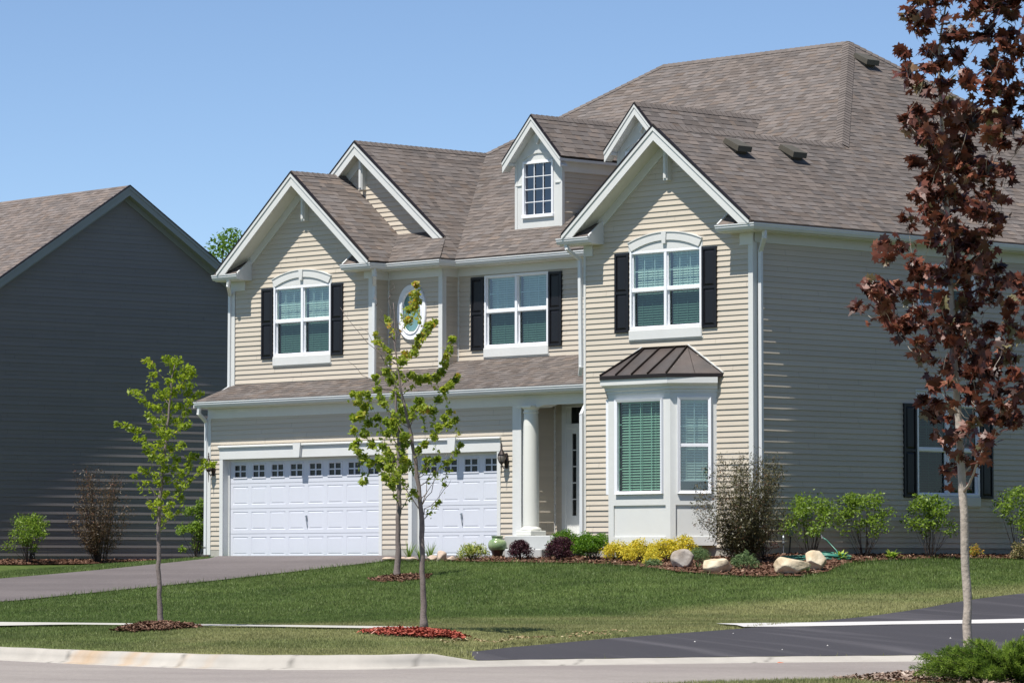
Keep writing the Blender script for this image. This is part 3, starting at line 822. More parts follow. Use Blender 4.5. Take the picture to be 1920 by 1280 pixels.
# ---- dormers -------------------------------------------------------------------
def dormer(xc):
    yf = 2.12; zb = EZ + PF * (yf - 1.15); w = .675; zt = 8.14; za = 9.02; p = 1.04
    mb = MB(); mb.frame((xc, yf, 0), X3, NF)
    wa, wb, wz0, wz1 = -.46, .44, 6.97, 8.10
    # face board in pieces around the window
    mb.prism([(-w, zb - .12), (wa, zb - .12), (wa, zt + .05), (-w, zt + .05)], -.04, 0)
    mb.prism([(wb, zb - .12), (w, zb - .12), (w, zt + .05), (wb, zt + .05)], -.04, 0)
    mb.prism([(wa, zb - .12), (wb, zb - .12), (wb, wz0), (wa, wz0)], -.04, 0)
    mb.prism([(wa, wz1), (wb, wz1), (wb, zt + .05), (wa, zt + .05)], -.04, 0)
    mb.prism([(-w, zt + .05), (w, zt + .05), (0, zt + .05 + w * p)], -.04, 0)
    ar = arc(wa - .02, wb + .02, wz1 + .07, wz1 + .22); lo = arc(wa + .02, wb - .02, wz1 + .04, wz1 + .16)
    for i in range(len(ar) - 1): mb.prism([lo[i], lo[i + 1], ar[i + 1], ar[i]], 0, .022)
    c = zt + .43; mb.prism([(0, c - .13), (.085, c), (0, c + .13), (-.085, c)], 0, .06)
    for a in (-w, wb + .05): mb.box(a, a + .17, 0, .02, 7.62, 7.64)
    d = mb.build('dormer', M['trim'], house)
    mb = MB(); L = 1.15 + (zt + .1 - EZ) / PF
    for sx in (1, -1):
        mbs = MB(); y1 = 4.4
        siding(mbs, (xc + sx * w, 0, 0), YD, (sx, 0, 0), [(yf + .02, zb - .25), (yf + .02, 8.05), (4.35, 8.05)], (), seed=31 + sx, seg=.8)
        mbs.build('dormer_side_wall', M['siding'], d)
        mb.box(xc + sx * w if sx > 0 else xc - w - .03, xc + w + .03 if sx > 0 else xc - w, yf + .02, 4.5, 7.84, 8.045, .004)
        mb.box(min(xc + sx * w, xc + sx * (w + .17)), max(xc + sx * w, xc + sx * (w + .17)), 1.93, 4.6, 8.035, 8.09)
        mb.box(min(xc + sx * (w - .05), xc + sx * (w + .022)), max(xc + sx * (w - .05), xc + sx * (w + .022)), yf - .012, yf + .06, zb - .1, zt + .05)
    mb.build('dormer_trim', M['trim'], d)
    # roof
    mb = MB(); k = math.sqrt(1 + p * p); ew = .855; L = ew * k; ze = za - ew * p; ye = 1.15 + (za - EZ) / PF + .25
    shingles(mb, (xc + ew, 0, ze), (0, 1, 0), (-1, 0, p), [[(1.9, 0), (ye, 0), (ye, L), (1.9, L)]], int(xc * 3), thick=.03)
    shingles(mb, (xc - ew, 0, ze), (0, 1, 0), (1, 0, p), [[(1.9, 0), (ye, 0), (ye, L), (1.9, L)]], int(xc * 3) + 1, thick=.03)
    r = Vector((1, 0, -p)).normalized(); r2 = Vector((-1, 0, -p)).normalized()
    ridge_caps(mb, (xc, 1.9, za), (xc, ye, za), r, r2, 4, w=.13)
    mb.build('dormer_roof', M['shingle'], d)
    mb = MB(); mb.frame((xc, 0, 0), X3, NF)
    for s in (-1, 1):
        Q = lambda o1, o2: [(0, za - o1), (0, za - o2), (s * ew, ze - o2), (s * ew, ze - o1)]
        mb.prism(Q(.035, .235), -1.9, -1.93); mb.prism(Q(.02, .085), -1.885, -1.899)
        mb.prism(Q(.19, .205), -1.93, -2.119)
    mb.build('dormer_rake', M['trim'], d)
    mb = MB(); mb.frame((xc, 0, 0), X3, NF)
    for s in (-1, 1): mb.prism([(0, za + .014), (0, za - .018), (s * ew, ze - .018), (s * ew, ze + .014)], -1.878, -1.94)
    mb.build('dormer_drip_edge', M['darkmetal'], d)
    # window
    mb = MB(); mb.frame((xc, yf, 0), X3, NF)
    mb.box(wa, wa + .05, -.05, .03, wz0, wz1, .005); mb.box(wb - .05, wb, -.05, .03, wz0, wz1, .005)
    mb.box(wa + .05, wb - .05, -.05, .028, wz1 - .05, wz1, .005); mb.box(wa - .01, wb + .01, -.05, .045, wz0 - .03, wz0 + .04, .006)
    for i in (1, 2): a = wa + .05 + (wb - wa - .1) * i / 3; mb.box(a - .008, a + .008, -.02, -.006, wz0 + .04, wz1 - .05)
    for i in (1, 2, 3): z = wz0 + .04 + (wz1 - wz0 - .09) * i / 4; mb.box(wa + .05, wb - .05, -.021, -.008, z - .008, z + .008)
    mb.build('dormer_window', M['vinyl'], d)
    mb = MB(); mb.frame((xc, yf, 0), X3, NF); mb.face([(wa + .04, -.028, wz0 + .03), (wb - .04, -.028, wz0 + .03), (wb - .04, -.028, wz1 - .04), (wa + .04, -.028, wz1 - .04)])
    mb.build('dormer_pane', M['glass_sky'], d)
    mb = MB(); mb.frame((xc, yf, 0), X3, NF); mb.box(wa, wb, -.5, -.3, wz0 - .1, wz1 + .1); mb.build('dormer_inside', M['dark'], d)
M['glass_sky'] = glass_mat('sky_tinted_glass', (.16, .20, .50), 1.5, 3.2)  # blue tint stands in for sky reflected in the dormer panes
dormer(7.20); dormer(10.17)

# ---- garage doors ----------------------------------------------------------------
def garage_door(x0, x1, cols, label):
    o = -.17; mb = MB().frame((0, 0, 0), X3, NF); W = x1 - x0; SH = .533; cw = (W - .10) / cols
    wins = []
    for r in range(4):
        zb = .012 + r * SH; zt = zb + SH - .008
        if r == 3: zt = zb + SH
        mb.box(x0, x1, o - .05, o - .012, zb - .008, zb, 0)      # joint
        for c in range(cols):
            a0 = x0 + .05 + c * cw; a1 = a0 + cw
            if c == 0: A0 = x0
            else: A0 = a0
            A1 = x1 if c == cols - 1 else a1
            if r < 3:
                rings = [((A0, A1, zb, zt), o), ((a0 + .055, a1 - .055, zb + .085, zt - .065), o), ((a0 + .063, a1 - .063, zb + .093, zt - .073), o - .007),
                         ((a0 + .070, a1 - .070, zb + .100, zt - .080), o - .007), ((a0 + .13, a1 - .13, zb + .125, zt - .100), o - .001)]
            else:
                wz0, wz1 = 1.745, 1.985; m = (a0 + a1) / 2
                rings = [((A0, A1, zb, zt), o), ((m - .235, m + .235, wz0 - .045, wz1 + .045), o), ((m - .225, m + .225, wz0 - .035, wz1 + .035), o + .012), ((m - .19, m + .19, wz0 - .012, wz1 + .012), o + .012), ((m - .18, m + .18, wz0, wz1), o - .004)]
                wins.append((m, wz0, wz1))
            for i in range(len(rings) - 1):
                (p0, p1, q0, q1), oa = rings[i]; (r0, r1, s0, s1), ob = rings[i + 1]
                mb.mesh([(p0, oa, q0), (p1, oa, q0), (p1, oa, q1), (p0, oa, q1), (r0, ob, s0), (r1, ob, s0), (r1, ob, s1), (r0, ob, s1)],
                        [(0, 1, 5, 4), (1, 2, 6, 5), (2, 3, 7, 6), (3, 0, 4, 7)])
            if r < 3:
                (r0, r1, s0, s1), ob = rings[-1]; mb.face([(r0, ob, s0), (r1, ob, s0), (r1, ob, s1), (r0, ob, s1)])
    d = mb.build('garage_door', M['door_white'], house); tag(d, label)
    for m, z0, z1 in wins:
        w = MB().frame((0, 0, 0), X3, NF); w.box(m - .18, m + .18, o - .03, o - .012, z0, z1)
        w.build('garage_window', M['garage_glass'], d)
        w = MB().frame((0, 0, 0), X3, NF)
        w.box(m - .018, m + .018, o - .012, o + .006, z0, z1); w.box(m - .18, m - .018, o - .012, o + .005, (z0 + z1) / 2 - .014, (z0 + z1) / 2 + .014); w.box(m + .018, m + .18, o - .012, o + .005, (z0 + z1) / 2 - .014, (z0 + z1) / 2 + .014)
        w.build('garage_muntin', M['door_white'], d)
    h = MB().frame((0, 0, 0), X3, NF); m = (x0 + x1) / 2 + .02
    h.box(m - .02, m + .02, o, o + .014, .80, .92, .003); h.box(m - .012, m + .03, o + .014, o + .04, .88, .905, .003)
    h.tube([(m + .03, o + .03, .88), (m + .03, o + .035, .78), (m + .03, o + .01, .66)], .008, 6)
    h.build('door_handle', M['steel'], d)
    # jambs, head and trim
    t = MB().frame((0, 0, 0), X3, NF)
    t.box(x0 - .11, x0, 0, .03, 0, 2.12, .004); t.box(x1 + .0, x1 + .10, 0, .03, 0, 2.12, .004)
    t.box(x0 - .02, x0 + .0, -.24, .0, 0, 2.13); t.box(x1, x1 + .02, -.24, .0, 0, 2.13)
    t.box(x0 - .0, x0 + .035, -.168, -.135, 0, 2.11); t.box(x0 + .035, x1, -.168, -.14, 2.07, 2.112)
    t.box(x0, x1, -.24, 0.0, 2.11, 2.14)
    t.box(x0 - .11, x1 + .10, 0, .034, 2.12, 2.36, .004); t.box(x0 - .13, x1 + .12, 0, .075, 2.36, 2.41, .012); t.box(x0 - .12, x1 + .11, 0, .05, 2.33, 2.36, .006)
    m = (x0 + x1) / 2; t.prism([(m - .10, 2.12), (m + .08, 2.12), (m + .12, 2.42), (m - .12, 2.42)], .034, .10)
    t.build('garage_door_trim', M['trim'], house)
M['garage_glass'] = mat('garage_glass', (.012, .015, .016), .15, .1, 4, .25)
garage_door(-.29, 4.72, 8, 'wide double garage door with a row of eight small windows')
garage_door(5.73, 8.24, 4, 'single garage door with four small windows')
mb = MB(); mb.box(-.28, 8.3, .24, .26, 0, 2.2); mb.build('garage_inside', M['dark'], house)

# ---- porch -----------------------------------------------------------------------
mb = MB(); mb.box(8.72, 11.36, -.28, .92, -.3, .45, .015); mb.box(9.27, 10.3, -.80, -.28, -.4, .19, .02); mb.build('porch_slab', M['concrete_grey'], house)
mb = MB(); c = (9.17, .02, 0)
mb.box(c[0] - .21, c[0] + .21, c[1] - .21, c[1] + .21, .452, .55, .01)
mb.lathe([(.20, .552), (.205, .575), (.195, .60), (.165, .615), (.155, .63), (.158, .66), (.160, 1.2), (.158, 1.9), (.150, 2.6), (.140, 2.84), (.155, 2.85), (.155, 2.87), (.140, 2.885), (.140, 2.92), (.175, 2.95), (.175, 2.995)], c, 32)
mb.box(c[0] - .20, c[0] + .20, c[1] - .20, c[1] + .20, 2.955, 2.994, .004)
mb.build('porch_column', mat('column_paint', (.72, .72, .66), .45, .02, 2), house, smooth=False)
mb = MB()   # arched entry beam: front face, soffit band and back face
ar = arc(9.44, 11.34, 2.96, 3.085, 18)
for yy, t in ((-.035, .035), (.25, .04)):
    for i in range(len(ar) - 1):
        (a, b_), (c_, d_) = ar[i], ar[i + 1]
        mb.mesh([(a, yy, b_), (c_, yy, d_), (c_, yy, 3.12), (a, yy, 3.12), (a, yy + t, b_), (c_, yy + t, d_), (c_, yy + t, 3.12), (a, yy + t, 3.12)], [(0, 1, 2, 3), (7, 6, 5, 4), (0, 4, 5, 1), (3, 2, 6, 7)])
for i in range(len(ar) - 1):
    (a, b_), (c_, d_) = ar[i], ar[i + 1]; mb.face([(a, -.03, b_ + .001), (a, .25, b_ + .001), (c_, .25, d_ + .001), (c_, -.03, d_ + .001)])
mb.box(8.92, 9.44, -.034, .29, 2.957, 3.12)
mb.build('entry_beam', M['trim'], house)
mb = MB(); mb.box(8.92, 11.37, .29, .92, 3.12, 3.14); mb.build('porch_ceiling', M['soffit'], house)
mb = MB().frame((0, .92, 0), X3, NF)
mb.box(9.13, 9.25, 0, .03, .45, 3.1, .005); mb.box(9.25, 11.3, 0, .035, 2.98, 3.1, .005); mb.box(9.25, 11.3, 0, .03, 2.56, 2.66, .005)
mb.box(9.25, 9.38, -.03, .012, .45, 2.98); mb.box(9.62, 9.74, 0, .03, .45, 2.56, .005); mb.box(10.7, 10.8, 0, .03, .45, 2.56, .005)
ed = mb.build('entry_frame', M['trim'], house)
mb = MB().frame((0, .92, 0), X3, NF)
mb.box(9.25, 9.41, -.02, .015, .47, 2.56, .004); mb.box(9.53, 9.62, -.02, .015, .47, 2.56, .004); mb.box(9.41, 9.53, -.02, .013, .47, .85, .004); mb.box(9.41, 9.53, -.02, .013, 2.46, 2.56, .004)
for i in range(1, 5): z = .85 + (2.46 - .85) * i / 5; mb.box(9.41, 9.53, -.02, .008, z - .01, z + .01)
mb.build('sidelight', M['trim'], ed)
mb = MB().frame((0, .92, 0), X3, NF); mb.box(9.41, 9.53, -.04, -.012, .85, 2.46); mb.box(9.38, 11.2, -.04, -.01, 2.66, 2.98); mb.build('pane', M['garage_glass'], ed)
mb = MB().frame((0, .92, 0), X3, NF); mb.box(9.76, 10.68, -.03, .005, .47, 2.54, .004); mb.box(9.86, 10.58, .005, .018, 1.3, 2.4, .01); mb.box(9.86, 10.58, .005, .018, .6, 1.2, .01)
mb.build('front_door', mat('entry_door_paint', (.16, .17, .18), .4, .05, 2), ed)

# ---- box bay window -------------------------------------------------------------------
P0 = (12.14, -.65); P1 = (12.62, -1.27); P2 = (14.24, -1.27); P3 = (14.86, -.65)
bayroot = None
def face_frame(p, q):
    X = Vector((q[0] - p[0], q[1] - p[1], 0)); return (p[0], p[1], 0), X, Vector((X.y, -X.x, 0)), X.length
mb = MB(); BP = []
for idx, (p, q, wn) in enumerate(((P1, P2, (.20, 1.45, 1.19, 2.97)), (P2, P3, (.13, .76, 1.19, 2.98)), (P0, P1, (.13, .76, 1.19, 2.98)))):
    O, X, N, L = face_frame(p, q); mb.frame(O, X, N); a0, a1, z0, z1 = wn
    BP.append((O, X, N, L, wn))
    pa, pb, pz0, pz1 = a0 - .06, a1 + .05, .40, .985
    if L < 1: pa, pb = a0 - .03, a1 + .03
    def plate(x0, x1, y0, y1): mb.box(x0, x1, -.04, 0, y0, y1)
    plate(0, a0, pz1, 3.2); plate(a1, L, pz1, 3.2); plate(a0, a1, z1, 3.2); plate(a0, a1, pz1, z0)
    plate(0, pa, .24, pz1); plate(pb, L, .24, pz1); plate(pa, pb, .24, pz0)
    mb.box(pa, pb, -.05, -.028, pz0, pz1)
bayw = mb.build('bay_window', M['trim'], house)
for k, (O, X, N, L, (a0, a1, z0, z1)) in enumerate(BP):
    X = X.normalized(); N = N.normalized()
    fr_ = MB().frame(O, X, N); pn = MB().frame(O, X, N); gr = MB().frame(O, X, N); bl = MB().frame(O, X, N)
    f = .06
    def pic(x0, x1, y0, y1, wd, o0, o1):   # mitred picture frame, sloping outward to the inside
        R = [((x0, x1, y0, y1), 0.0), ((x0 + .006, x1 - .006, y0 + .006, y1 - .006), o0), ((x0 + wd, x1 - wd, y0 + wd, y1 - wd), o1), ((x0 + wd, x1 - wd, y0 + wd, y1 - wd), -.05)]
        for i in range(3):
            (p0, p1, q0, q1), oa = R[i]; (r0, r1, s0, s1), ob = R[i + 1]
            fr_.mesh([(p0, oa, q0), (p1, oa, q0), (p1, oa, q1), (p0, oa, q1), (r0, ob, s0), (r1, ob, s0), (r1, ob, s1), (r0, ob, s1)], [(0, 1, 5, 4), (1, 2, 6, 5), (2, 3, 7, 6), (3, 0, 4, 7)])
    pic(a0, a1, z0, z1, f, .05, .03)
    i0, i1, y0, y1 = a0 + f, a1 - f, z0 + f, z1 - f
    if k == 0:
        pn.face([(i0, -.02, y0), (i1, -.02, y0), (i1, -.02, y1), (i0, -.02, y1)])
        for j in (1, 2, 3): a = i0 + (i1 - i0) * j / 4; gr.box(a - .008, a + .008, -.036, -.028, y0, y1)
        for j in (1, 2, 3): z = y0 + (y1 - y0) * j / 4; gr.box(i0, i0 + .06, -.037, -.029, z - .008, z + .008)
    else:
        fr_.box(i0, i1, -.05, .02, 2.055, 2.115, .004)
        for c0, c1, o in ((2.115, y1, -.012), (y0, 2.055, -.03)):
            pn.face([(i0, o, c0), (i1, o, c0), (i1, o, c1), (i0, o, c1)])
        a = (i0 + i1) / 2; gr.box(a - .008, a + .008, -.036, -.024, 2.115, y1); gr.box(i0, i1, -.037, -.025, 2.43, 2.446)
        if k == 1: fr_.box(i0, i1, -.06, -.035, y0 + .17, y0 + .20, .003)
    blinds(bl, i0 + .02, i1 - .01, y0 + (.02 if k == 0 else .2), y1, -.10, pitch=.050, tilt=.62 if k == 0 else .8)
    fr_.build('window_frame', M['vinyl'], bayw); pn.build('pane', M['glass_low' if k == 0 else 'glass'], bayw); gr.build('grille', M['grille'], bayw); bl.build('blinds', M['blind'], bayw)
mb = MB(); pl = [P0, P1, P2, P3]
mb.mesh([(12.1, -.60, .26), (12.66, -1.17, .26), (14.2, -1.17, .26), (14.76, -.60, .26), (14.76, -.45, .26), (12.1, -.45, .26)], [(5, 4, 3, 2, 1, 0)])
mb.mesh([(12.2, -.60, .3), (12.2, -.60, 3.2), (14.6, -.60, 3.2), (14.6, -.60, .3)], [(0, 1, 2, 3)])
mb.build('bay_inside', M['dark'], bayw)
mb = MB()
mb.sweep(pl, 3.2, [(0, -.13), (.022, -.13), (.022, -.085), (.055, -.07), (.055, -.025), (.115, .02), (.145, .03), (.145, .135), (-.10, .165), (-.10, -.13)])
mb.build('bay_cornice', M['trim'], bayw)
ov = .155
Q0 = (11.86, -.655); Q1 = (12.56, -1.425); Q2 = (14.30, -1.425); Q3 = (15.02, -.655); T0 = (12.93, -.655, 3.93); T1 = (14.10, -.655, 3.93); ze = 3.40
mb = MB()
mb.mesh([(*Q0, ze), (*Q1, ze), (*Q2, ze), (*Q3, ze), T0, T1, (*Q0, ze - .06), (*Q1, ze - .06), (*Q2, ze - .06), (*Q3, ze - .06)],
        [(0, 1, 4), (1, 2, 5, 4), (2, 3, 5), (0, 6, 7, 1), (1, 7, 8, 2), (2, 8, 9, 3), (9, 8, 7, 6)])
mb.build('bay_roof', M['copper'], bayw)
mb = MB()
mb.sweep([Q0, Q1, Q2, Q3], ze, [(.004, -.065), (.012, -.065), (.012, .004), (-.02, .012), (.004, .0)])
A = Vector((*Q1, ze)); B = Vector((*Q2, ze)); C_ = Vector(T0); D = Vector(T1)
def seam(p, q, w=.018, h=.045): mb.bar(Vector(p) + Vector((0, -.01, .012)), Vector(q) + Vector((0, -.01, .012)), w, h, up=(0, -.5, 1))
seam(A, C_); seam(B, D)
for t in (.2, .44, .68, .92)[0:3]:
    p = A.lerp(B, t + .04); xt = min(max(p.x, T0[0]), T1[0]); seam(p, (xt if p.x > T0[0] else T0[0], -.655, 3.93 if p.x > T0[0] else 3.93))
seam(C_, D, .03, .05); seam((*Q3, ze), D, .02, .03); seam((*Q0, ze), C_, .02, .03)
p = B.lerp(Vector((*Q3, ze)), .5); mb.bar(p + Vector((0, 0, .006)), D + Vector((0, 0, .004)), .006, .012)
mb.build('bay_roof_seams', M['darkmetal'], bayw)
mb = MB(); mb.bar((15.03, -.665, ze + .02), (14.12, -.665, 3.975), .02, .03, up=(0, -1, 0)); mb.build('bay_flashing', M['trim'], bayw); mb = MB(); mb.bar((11.85, -.665, ze + .02), (12.92, -.665, 3.975), .02, .03, up=(0, -1, 0)); mb.build('bay_flashing', M['trim'], bayw)

# ================================================================ NEIGHBOUR'S HOUSE
nb = thing('neighbour_house', (-12.5, 6.76, -.1), 'dark slate grey house end with plain gable at the left edge', 'house')
NX = -12.5; NYR = 6.76; NZ = 9.24; PN = .655; NE = 5.9; NW = 5.25
def nwall(O, X, N, poly, seed, seg=1.2, prot=.014):
    mb = MB(); siding(mb, O, X, N, poly, (), seed=seed, seg=seg, prot=prot, alt=.55); return mb.build('wall', M['siding_grey'], nb)
ye0 = NYR - (NZ - NW) / PN; ye1 = NYR + (NZ - NW) / PN; y0w = ye0 + .35; y1w = ye1 - .35
nwall((NX, 0, 0), YD, NR, [(y0w, -.2), (y1w, -.2), (y1w, NW + .1), (NYR, NZ - .12), (y0w, NW + .1)], 41, seg=1.6)
nwall((0, y0w, 0), X3, NF, [(-26, -.2), (NX, -.2), (NX, NW), (-26, NW)], 42, seg=4)
nwall((0, y1w, 0), X3, (0, 1, 0), [(-26, -.2), (NX, -.2), (NX, NW), (-26, NW)], 43, seg=4)
nwall((-26, 0, 0), YD, (-1, 0, 0), [(y0w, -.2), (y1w, -.2), (y1w, NW + .1), (NYR, NZ - .12), (y0w, NW + .1)], 44, seg=4)
mb = MB(); kN = math.sqrt(1 + PN * PN); nl = (NZ - NW) / PN * kN
shingles(mb, (0, NYR - (NZ - NW) / PN, NW), (1, 0, 0), (0, 1, PN), [[(-26.4, 0), (NX + .28, 0), (NX + .28, nl), (-26.4, nl)]], 51)
shingles(mb, (0, NYR + (NZ - NW) / PN, NW), (1, 0, 0), (0, -1, PN), [[(-26.4, 0), (NX + .28, 0), (NX + .28, nl), (-26.4, nl)]], 52, tabw=(.5, 1.))
mb.build('roof', M['shingle_nb'], nb)
mb = MB(); mb.frame((NX, 0, 0), YD, NR)
for s in (-1, 1):
    yy = NYR + s * (NZ - NW) / PN
    Q = lambda o1, o2: [(NYR, NZ - o1), (NYR, NZ - o2), (yy, NW - o2), (yy, NW - o1)]
    mb.prism(Q(.04, .25), .25, .28); mb.prism(Q(.02, .10), .281, .296); mb.prism(Q(.21, .225), .0, .25); mb.prism(Q(.222, .36), .014, .04)
mb.build('rake_board', mat('neighbour_trim', (.26, .27, .27), .5, .03, 2), nb)
mb = MB(); mb.frame((NX, 0, 0), YD, NR)
for s in (-1, 1):
    yy = NYR + s * (NZ - NW) / PN; mb.prism([(NYR, NZ + .012), (NYR, NZ - .02), (yy, NW - .02), (yy, NW + .012)], .24, .305)
mb.build('drip_edge', M['darkmetal'], nb)
mb = MB(); mb.frame((NX, 0, 0), YD, NR); mb.box(y0w, y1w, -.2, -.01, -.9, -.2); mb.build('foundation', M['found'], nb)
mb = MB().frame((NX, 4.15, 0), YD, NR); mb.box(-.07, .07, .01, .05, -.06, .16, .008); mb.box(-.025, .0, .05, .07, .0, .05); o = mb.build('outlet_box', M['black'], nb)
mb = MB().frame((NX, 4.15, 0), YD, NR); mb.box(-.02, .02, .051, .075, .07, .11, .004); mb.box(-.02, .02, .051, .075, -.03, .01, .004); mb.build('outlet', M['vinyl'], o)

nb.rotation_euler = (0, 0, math.radians(-4.0))

# unseen house added off right to shade the side wall; dark driveway leads there
rn = thing('right_shading_house', (31, 6, -.4), 'unseen plain grey house added beyond the right edge to shade the side wall', 'house')
mb = MB(); siding(mb, (27, 0, 0), YD, (-1, 0, 0), [(-2, -.5), (15, -.5), (15, 6.1), (-2, 6.1)], (), seed=61, seg=6); mb.build('wall', M['siding_grey'], rn)
mb = MB(); siding(mb, (0, -2, 0), X3, NF, [(27, -.5), (41, -.5), (41, 6.1), (27, 6.1)], (), seed=62, seg=6); mb.build('wall', M['siding_grey'], rn)
mb = MB(); siding(mb, (0, 15, 0), X3, (0, 1, 0), [(27, -.5), (41, -.5), (41, 6.1), (27, 6.1)], (), seed=63, seg=6); mb.build('wall', M['siding_grey'], rn)
mb = MB(); siding(mb, (41, 0, 0), YD, NR, [(-2, -.5), (15, -.5), (15, 6.1), (-2, 6.1)], (), seed=64, seg=6); mb.build('wall', M['siding_grey'], rn)
mb = MB(); mb.mesh([(26.6, -2.4, 6), (41.4, -2.4, 6), (41.4, 15.4, 6), (26.6, 15.4, 6), (33, 4.5, 10.6), (35, 4.5, 10.6), (35, 8.5, 10.6), (33, 8.5, 10.6)],
                   [(0, 1, 5, 4), (1, 2, 6, 5), (2, 3, 7, 6), (3, 0, 4, 7), (4, 5, 6, 7), (3, 2, 1, 0)]); mb.build('roof', M['shingle_nb'], rn)
MAPLE_TOP=[(-52,646,11),(-33,642,8),(-47,629,9),(-61,613,7),(-49,599,9),(-32,615,10),(-14,623,11),(7,646,7),(0,628,9),(-9,605,7),(-27,596,9),(-40,587,7),(9,597,8),(22,631,10),(30,649,9),(48,648,8),(46,631,11),(35,612,10),(53,612,9),(27,597,11),(46,592,9),(-50,579,9),(-35,571,8),(-19,581,9),(-11,568,9),(-40,558,10),(-24,553,10),(2,576,7),(9,558,11),(20,574,9),(30,571,8),(43,566,9),(51,576,7),(25,555,9),(40,553,8),(-61,541,5),(-52,539,7),(-40,537,11),(-24,536,12),(-9,542,8),(-45,522,10),(-32,517,11),(-14,522,10),(4,540,8),(20,542,9),(35,537,8),(48,541,7),(4,527,11),(22,527,11),(38,524,8),(-42,506,9),(-27,504,11),(-11,498,11),(9,509,11),(27,506,9),(43,498,7),(-35,488,9),(-19,485,10),(-1,488,12),(20,488,11),(-48,467,8),(-35,473,10),(-19,470,11),(2,470,12),(22,475,10),(35,473,5),(-52,454,6),(-37,454,10),(-19,452,12),(2,452,13),(22,454,10),(38,449,7),(-35,439,9),(-17,436,12),(4,434,12),(22,436,9),(-48,662,11),(-27,659,11),(-6,664,10),(20,664,12),(46,664,11),(-37,680,12),(-11,685,12),(15,685,13),(40,685,12),(61,669,11),(-1,706,13),(25,706,13),(12,726,11),(66,633,12),(69,597,11),(66,571,10),(66,540,9),(64,623,10)]
MAPLE_LOW=[(-79,421,8),(-66,418,6),(-74,409,6),(-30,426,9),(-11,421,12),(9,421,10),(25,410,8),(35,403,7),(-42,405,8),(-30,400,8),(-11,403,11),(7,400,10),(20,395,8),(-94,382,8),(-81,382,10),(-63,384,8),(-48,392,7),(-89,372,7),(-74,369,10),(-55,372,7),(-102,362,5),(-84,360,7),(-68,356,9),(-45,379,7),(-22,390,8),(-6,384,10),(17,379,7),(-58,348,8),(-42,351,7),(-30,364,7),(-14,366,10),(2,364,9),(35,384,8),(48,387,7),(53,374,7),(30,372,8),(43,364,8),(-68,340,7),(-53,340,6),(-50,325,7),(-40,320,5),(-37,343,6),(-22,343,9),(-6,343,11),(9,340,8),(27,343,8),(40,340,9),(53,333,7),(-32,325,7),(-19,327,8),(-1,325,11),(17,322,9),(35,322,9),(-47,309,3),(-30,312,6),(-11,309,8),(9,309,10),(27,309,9),(46,312,9),(-19,302,5),(2,296,10),(20,294,9),(40,294,9),(53,291,6),(-32,283,6),(-22,286,4),(7,283,6),(25,278,8),(43,276,8),(-35,272,6),(-22,268,7),(-9,268,7),(7,273,5),(-24,258,8),(-11,255,6),(17,258,9),(33,263,8),(46,255,8),(4,250,6),(30,250,6),(43,247,6),(-11,239,5),(-14,235,4),(7,245,5),(13,232,7),(-11,216,5),(-6,206,6),(22,228,3),(-14,206,5),(4,211,4),(66,384,9),(69,359,10),(66,333,11),(69,307,10),(66,276,9),(64,250,7)]
LOCUST=[(-20,360,6),(-13,353,6),(-8,339,6),(-4,324,5),(6,362,7),(14,357,9),(24,357,9),(34,349,9),(41,346,7),(16,342,9),(30,339,9),(42,339,7),(11,331,6),(27,326,7),(37,328,7),(6,317,10),(-2,313,9),(16,317,9),(34,317,7),(52,315,6),(42,312,6),(-42,319,5),(-32,315,6),(-25,306,6),(-16,299,7),(-20,288,6),(-6,296,7),(9,299,10),(23,299,7),(37,303,7),(30,292,7),(-9,278,7),(5,281,10),(19,278,9),(37,273,6),(28,270,7),(-60,275,5),(-49,273,6),(-40,268,6),(-32,265,6),(-9,267,7),(1,263,9),(12,260,9),(-34,255,5),(-25,254,5),(-16,245,6),(-20,238,6),(-2,245,9),(12,242,9),(30,245,7),(-9,231,7),(5,227,9),(19,229,7),(37,231,7),(44,232,6),(34,220,7),(-29,213,6),(-20,209,6),(-34,204,5),(-9,206,6),(5,213,7),(19,217,7),(30,209,7),(55,224,6),(62,220,6),(71,220,6),(52,213,6),(-20,195,4),(-2,195,6),(9,199,7),(23,195,7),(34,192,6),(41,199,5),(5,181,6),(23,183,7),(27,174,6),(-11,166,6),(-2,169,6),(-6,159,6),(6,159,6),(16,166,6),(14,152,6),(-4,145,5),(23,156,4)]
FRONT=[(-10,446,4),(-12,435,7),(-15,424,6),(-19,415,6),(-8,425,6),(-21,404,6),(-49,406,4),(-62,383,3),(-61,373,3),(14,399,4),(7,394,6),(1,387,6),(-6,380,6),(-10,370,6),(-12,359,5),(-25,359,6),(-28,349,6),(-47,363,4),(-45,352,4),(37,377,5),(33,366,5),(29,356,5),(26,345,5),(22,335,6),(-63,328,5),(-49,335,6),(-45,325,6),(-16,331,6),(-6,325,7),(5,327,7),(15,328,6),(43,331,4),(40,325,5),(33,318,6),(26,311,6),(19,300,6),(-92,307,5),(-83,306,5),(-74,307,4),(-87,297,6),(-78,290,6),(-62,314,5),(-54,293,5),(-92,276,6),(-82,279,6),(-73,269,6),(-61,276,5),(-40,273,7),(-19,279,7),(-12,290,6),(-6,297,6),(1,286,7),(10,286,6),(33,283,4),(26,276,5),(40,273,5),(33,266,5),(19,262,5),(12,252,5),(-92,259,5),(-87,245,5),(-78,255,6),(-68,241,6),(-47,255,6),(-26,252,7),(-92,238,4),(-85,231,4),(-78,224,7),(-71,217,6),(-47,231,6),(-26,221,6),(-6,234,5),(1,241,5),(5,221,5),(17,223,5),(29,217,4),(47,240,4),(42,231,4),(33,221,4),(-44,210,6),(-23,217,6),(-37,196,6),(-75,193,3),(-80,191,3),(-12,179,4),(19,167,3)]
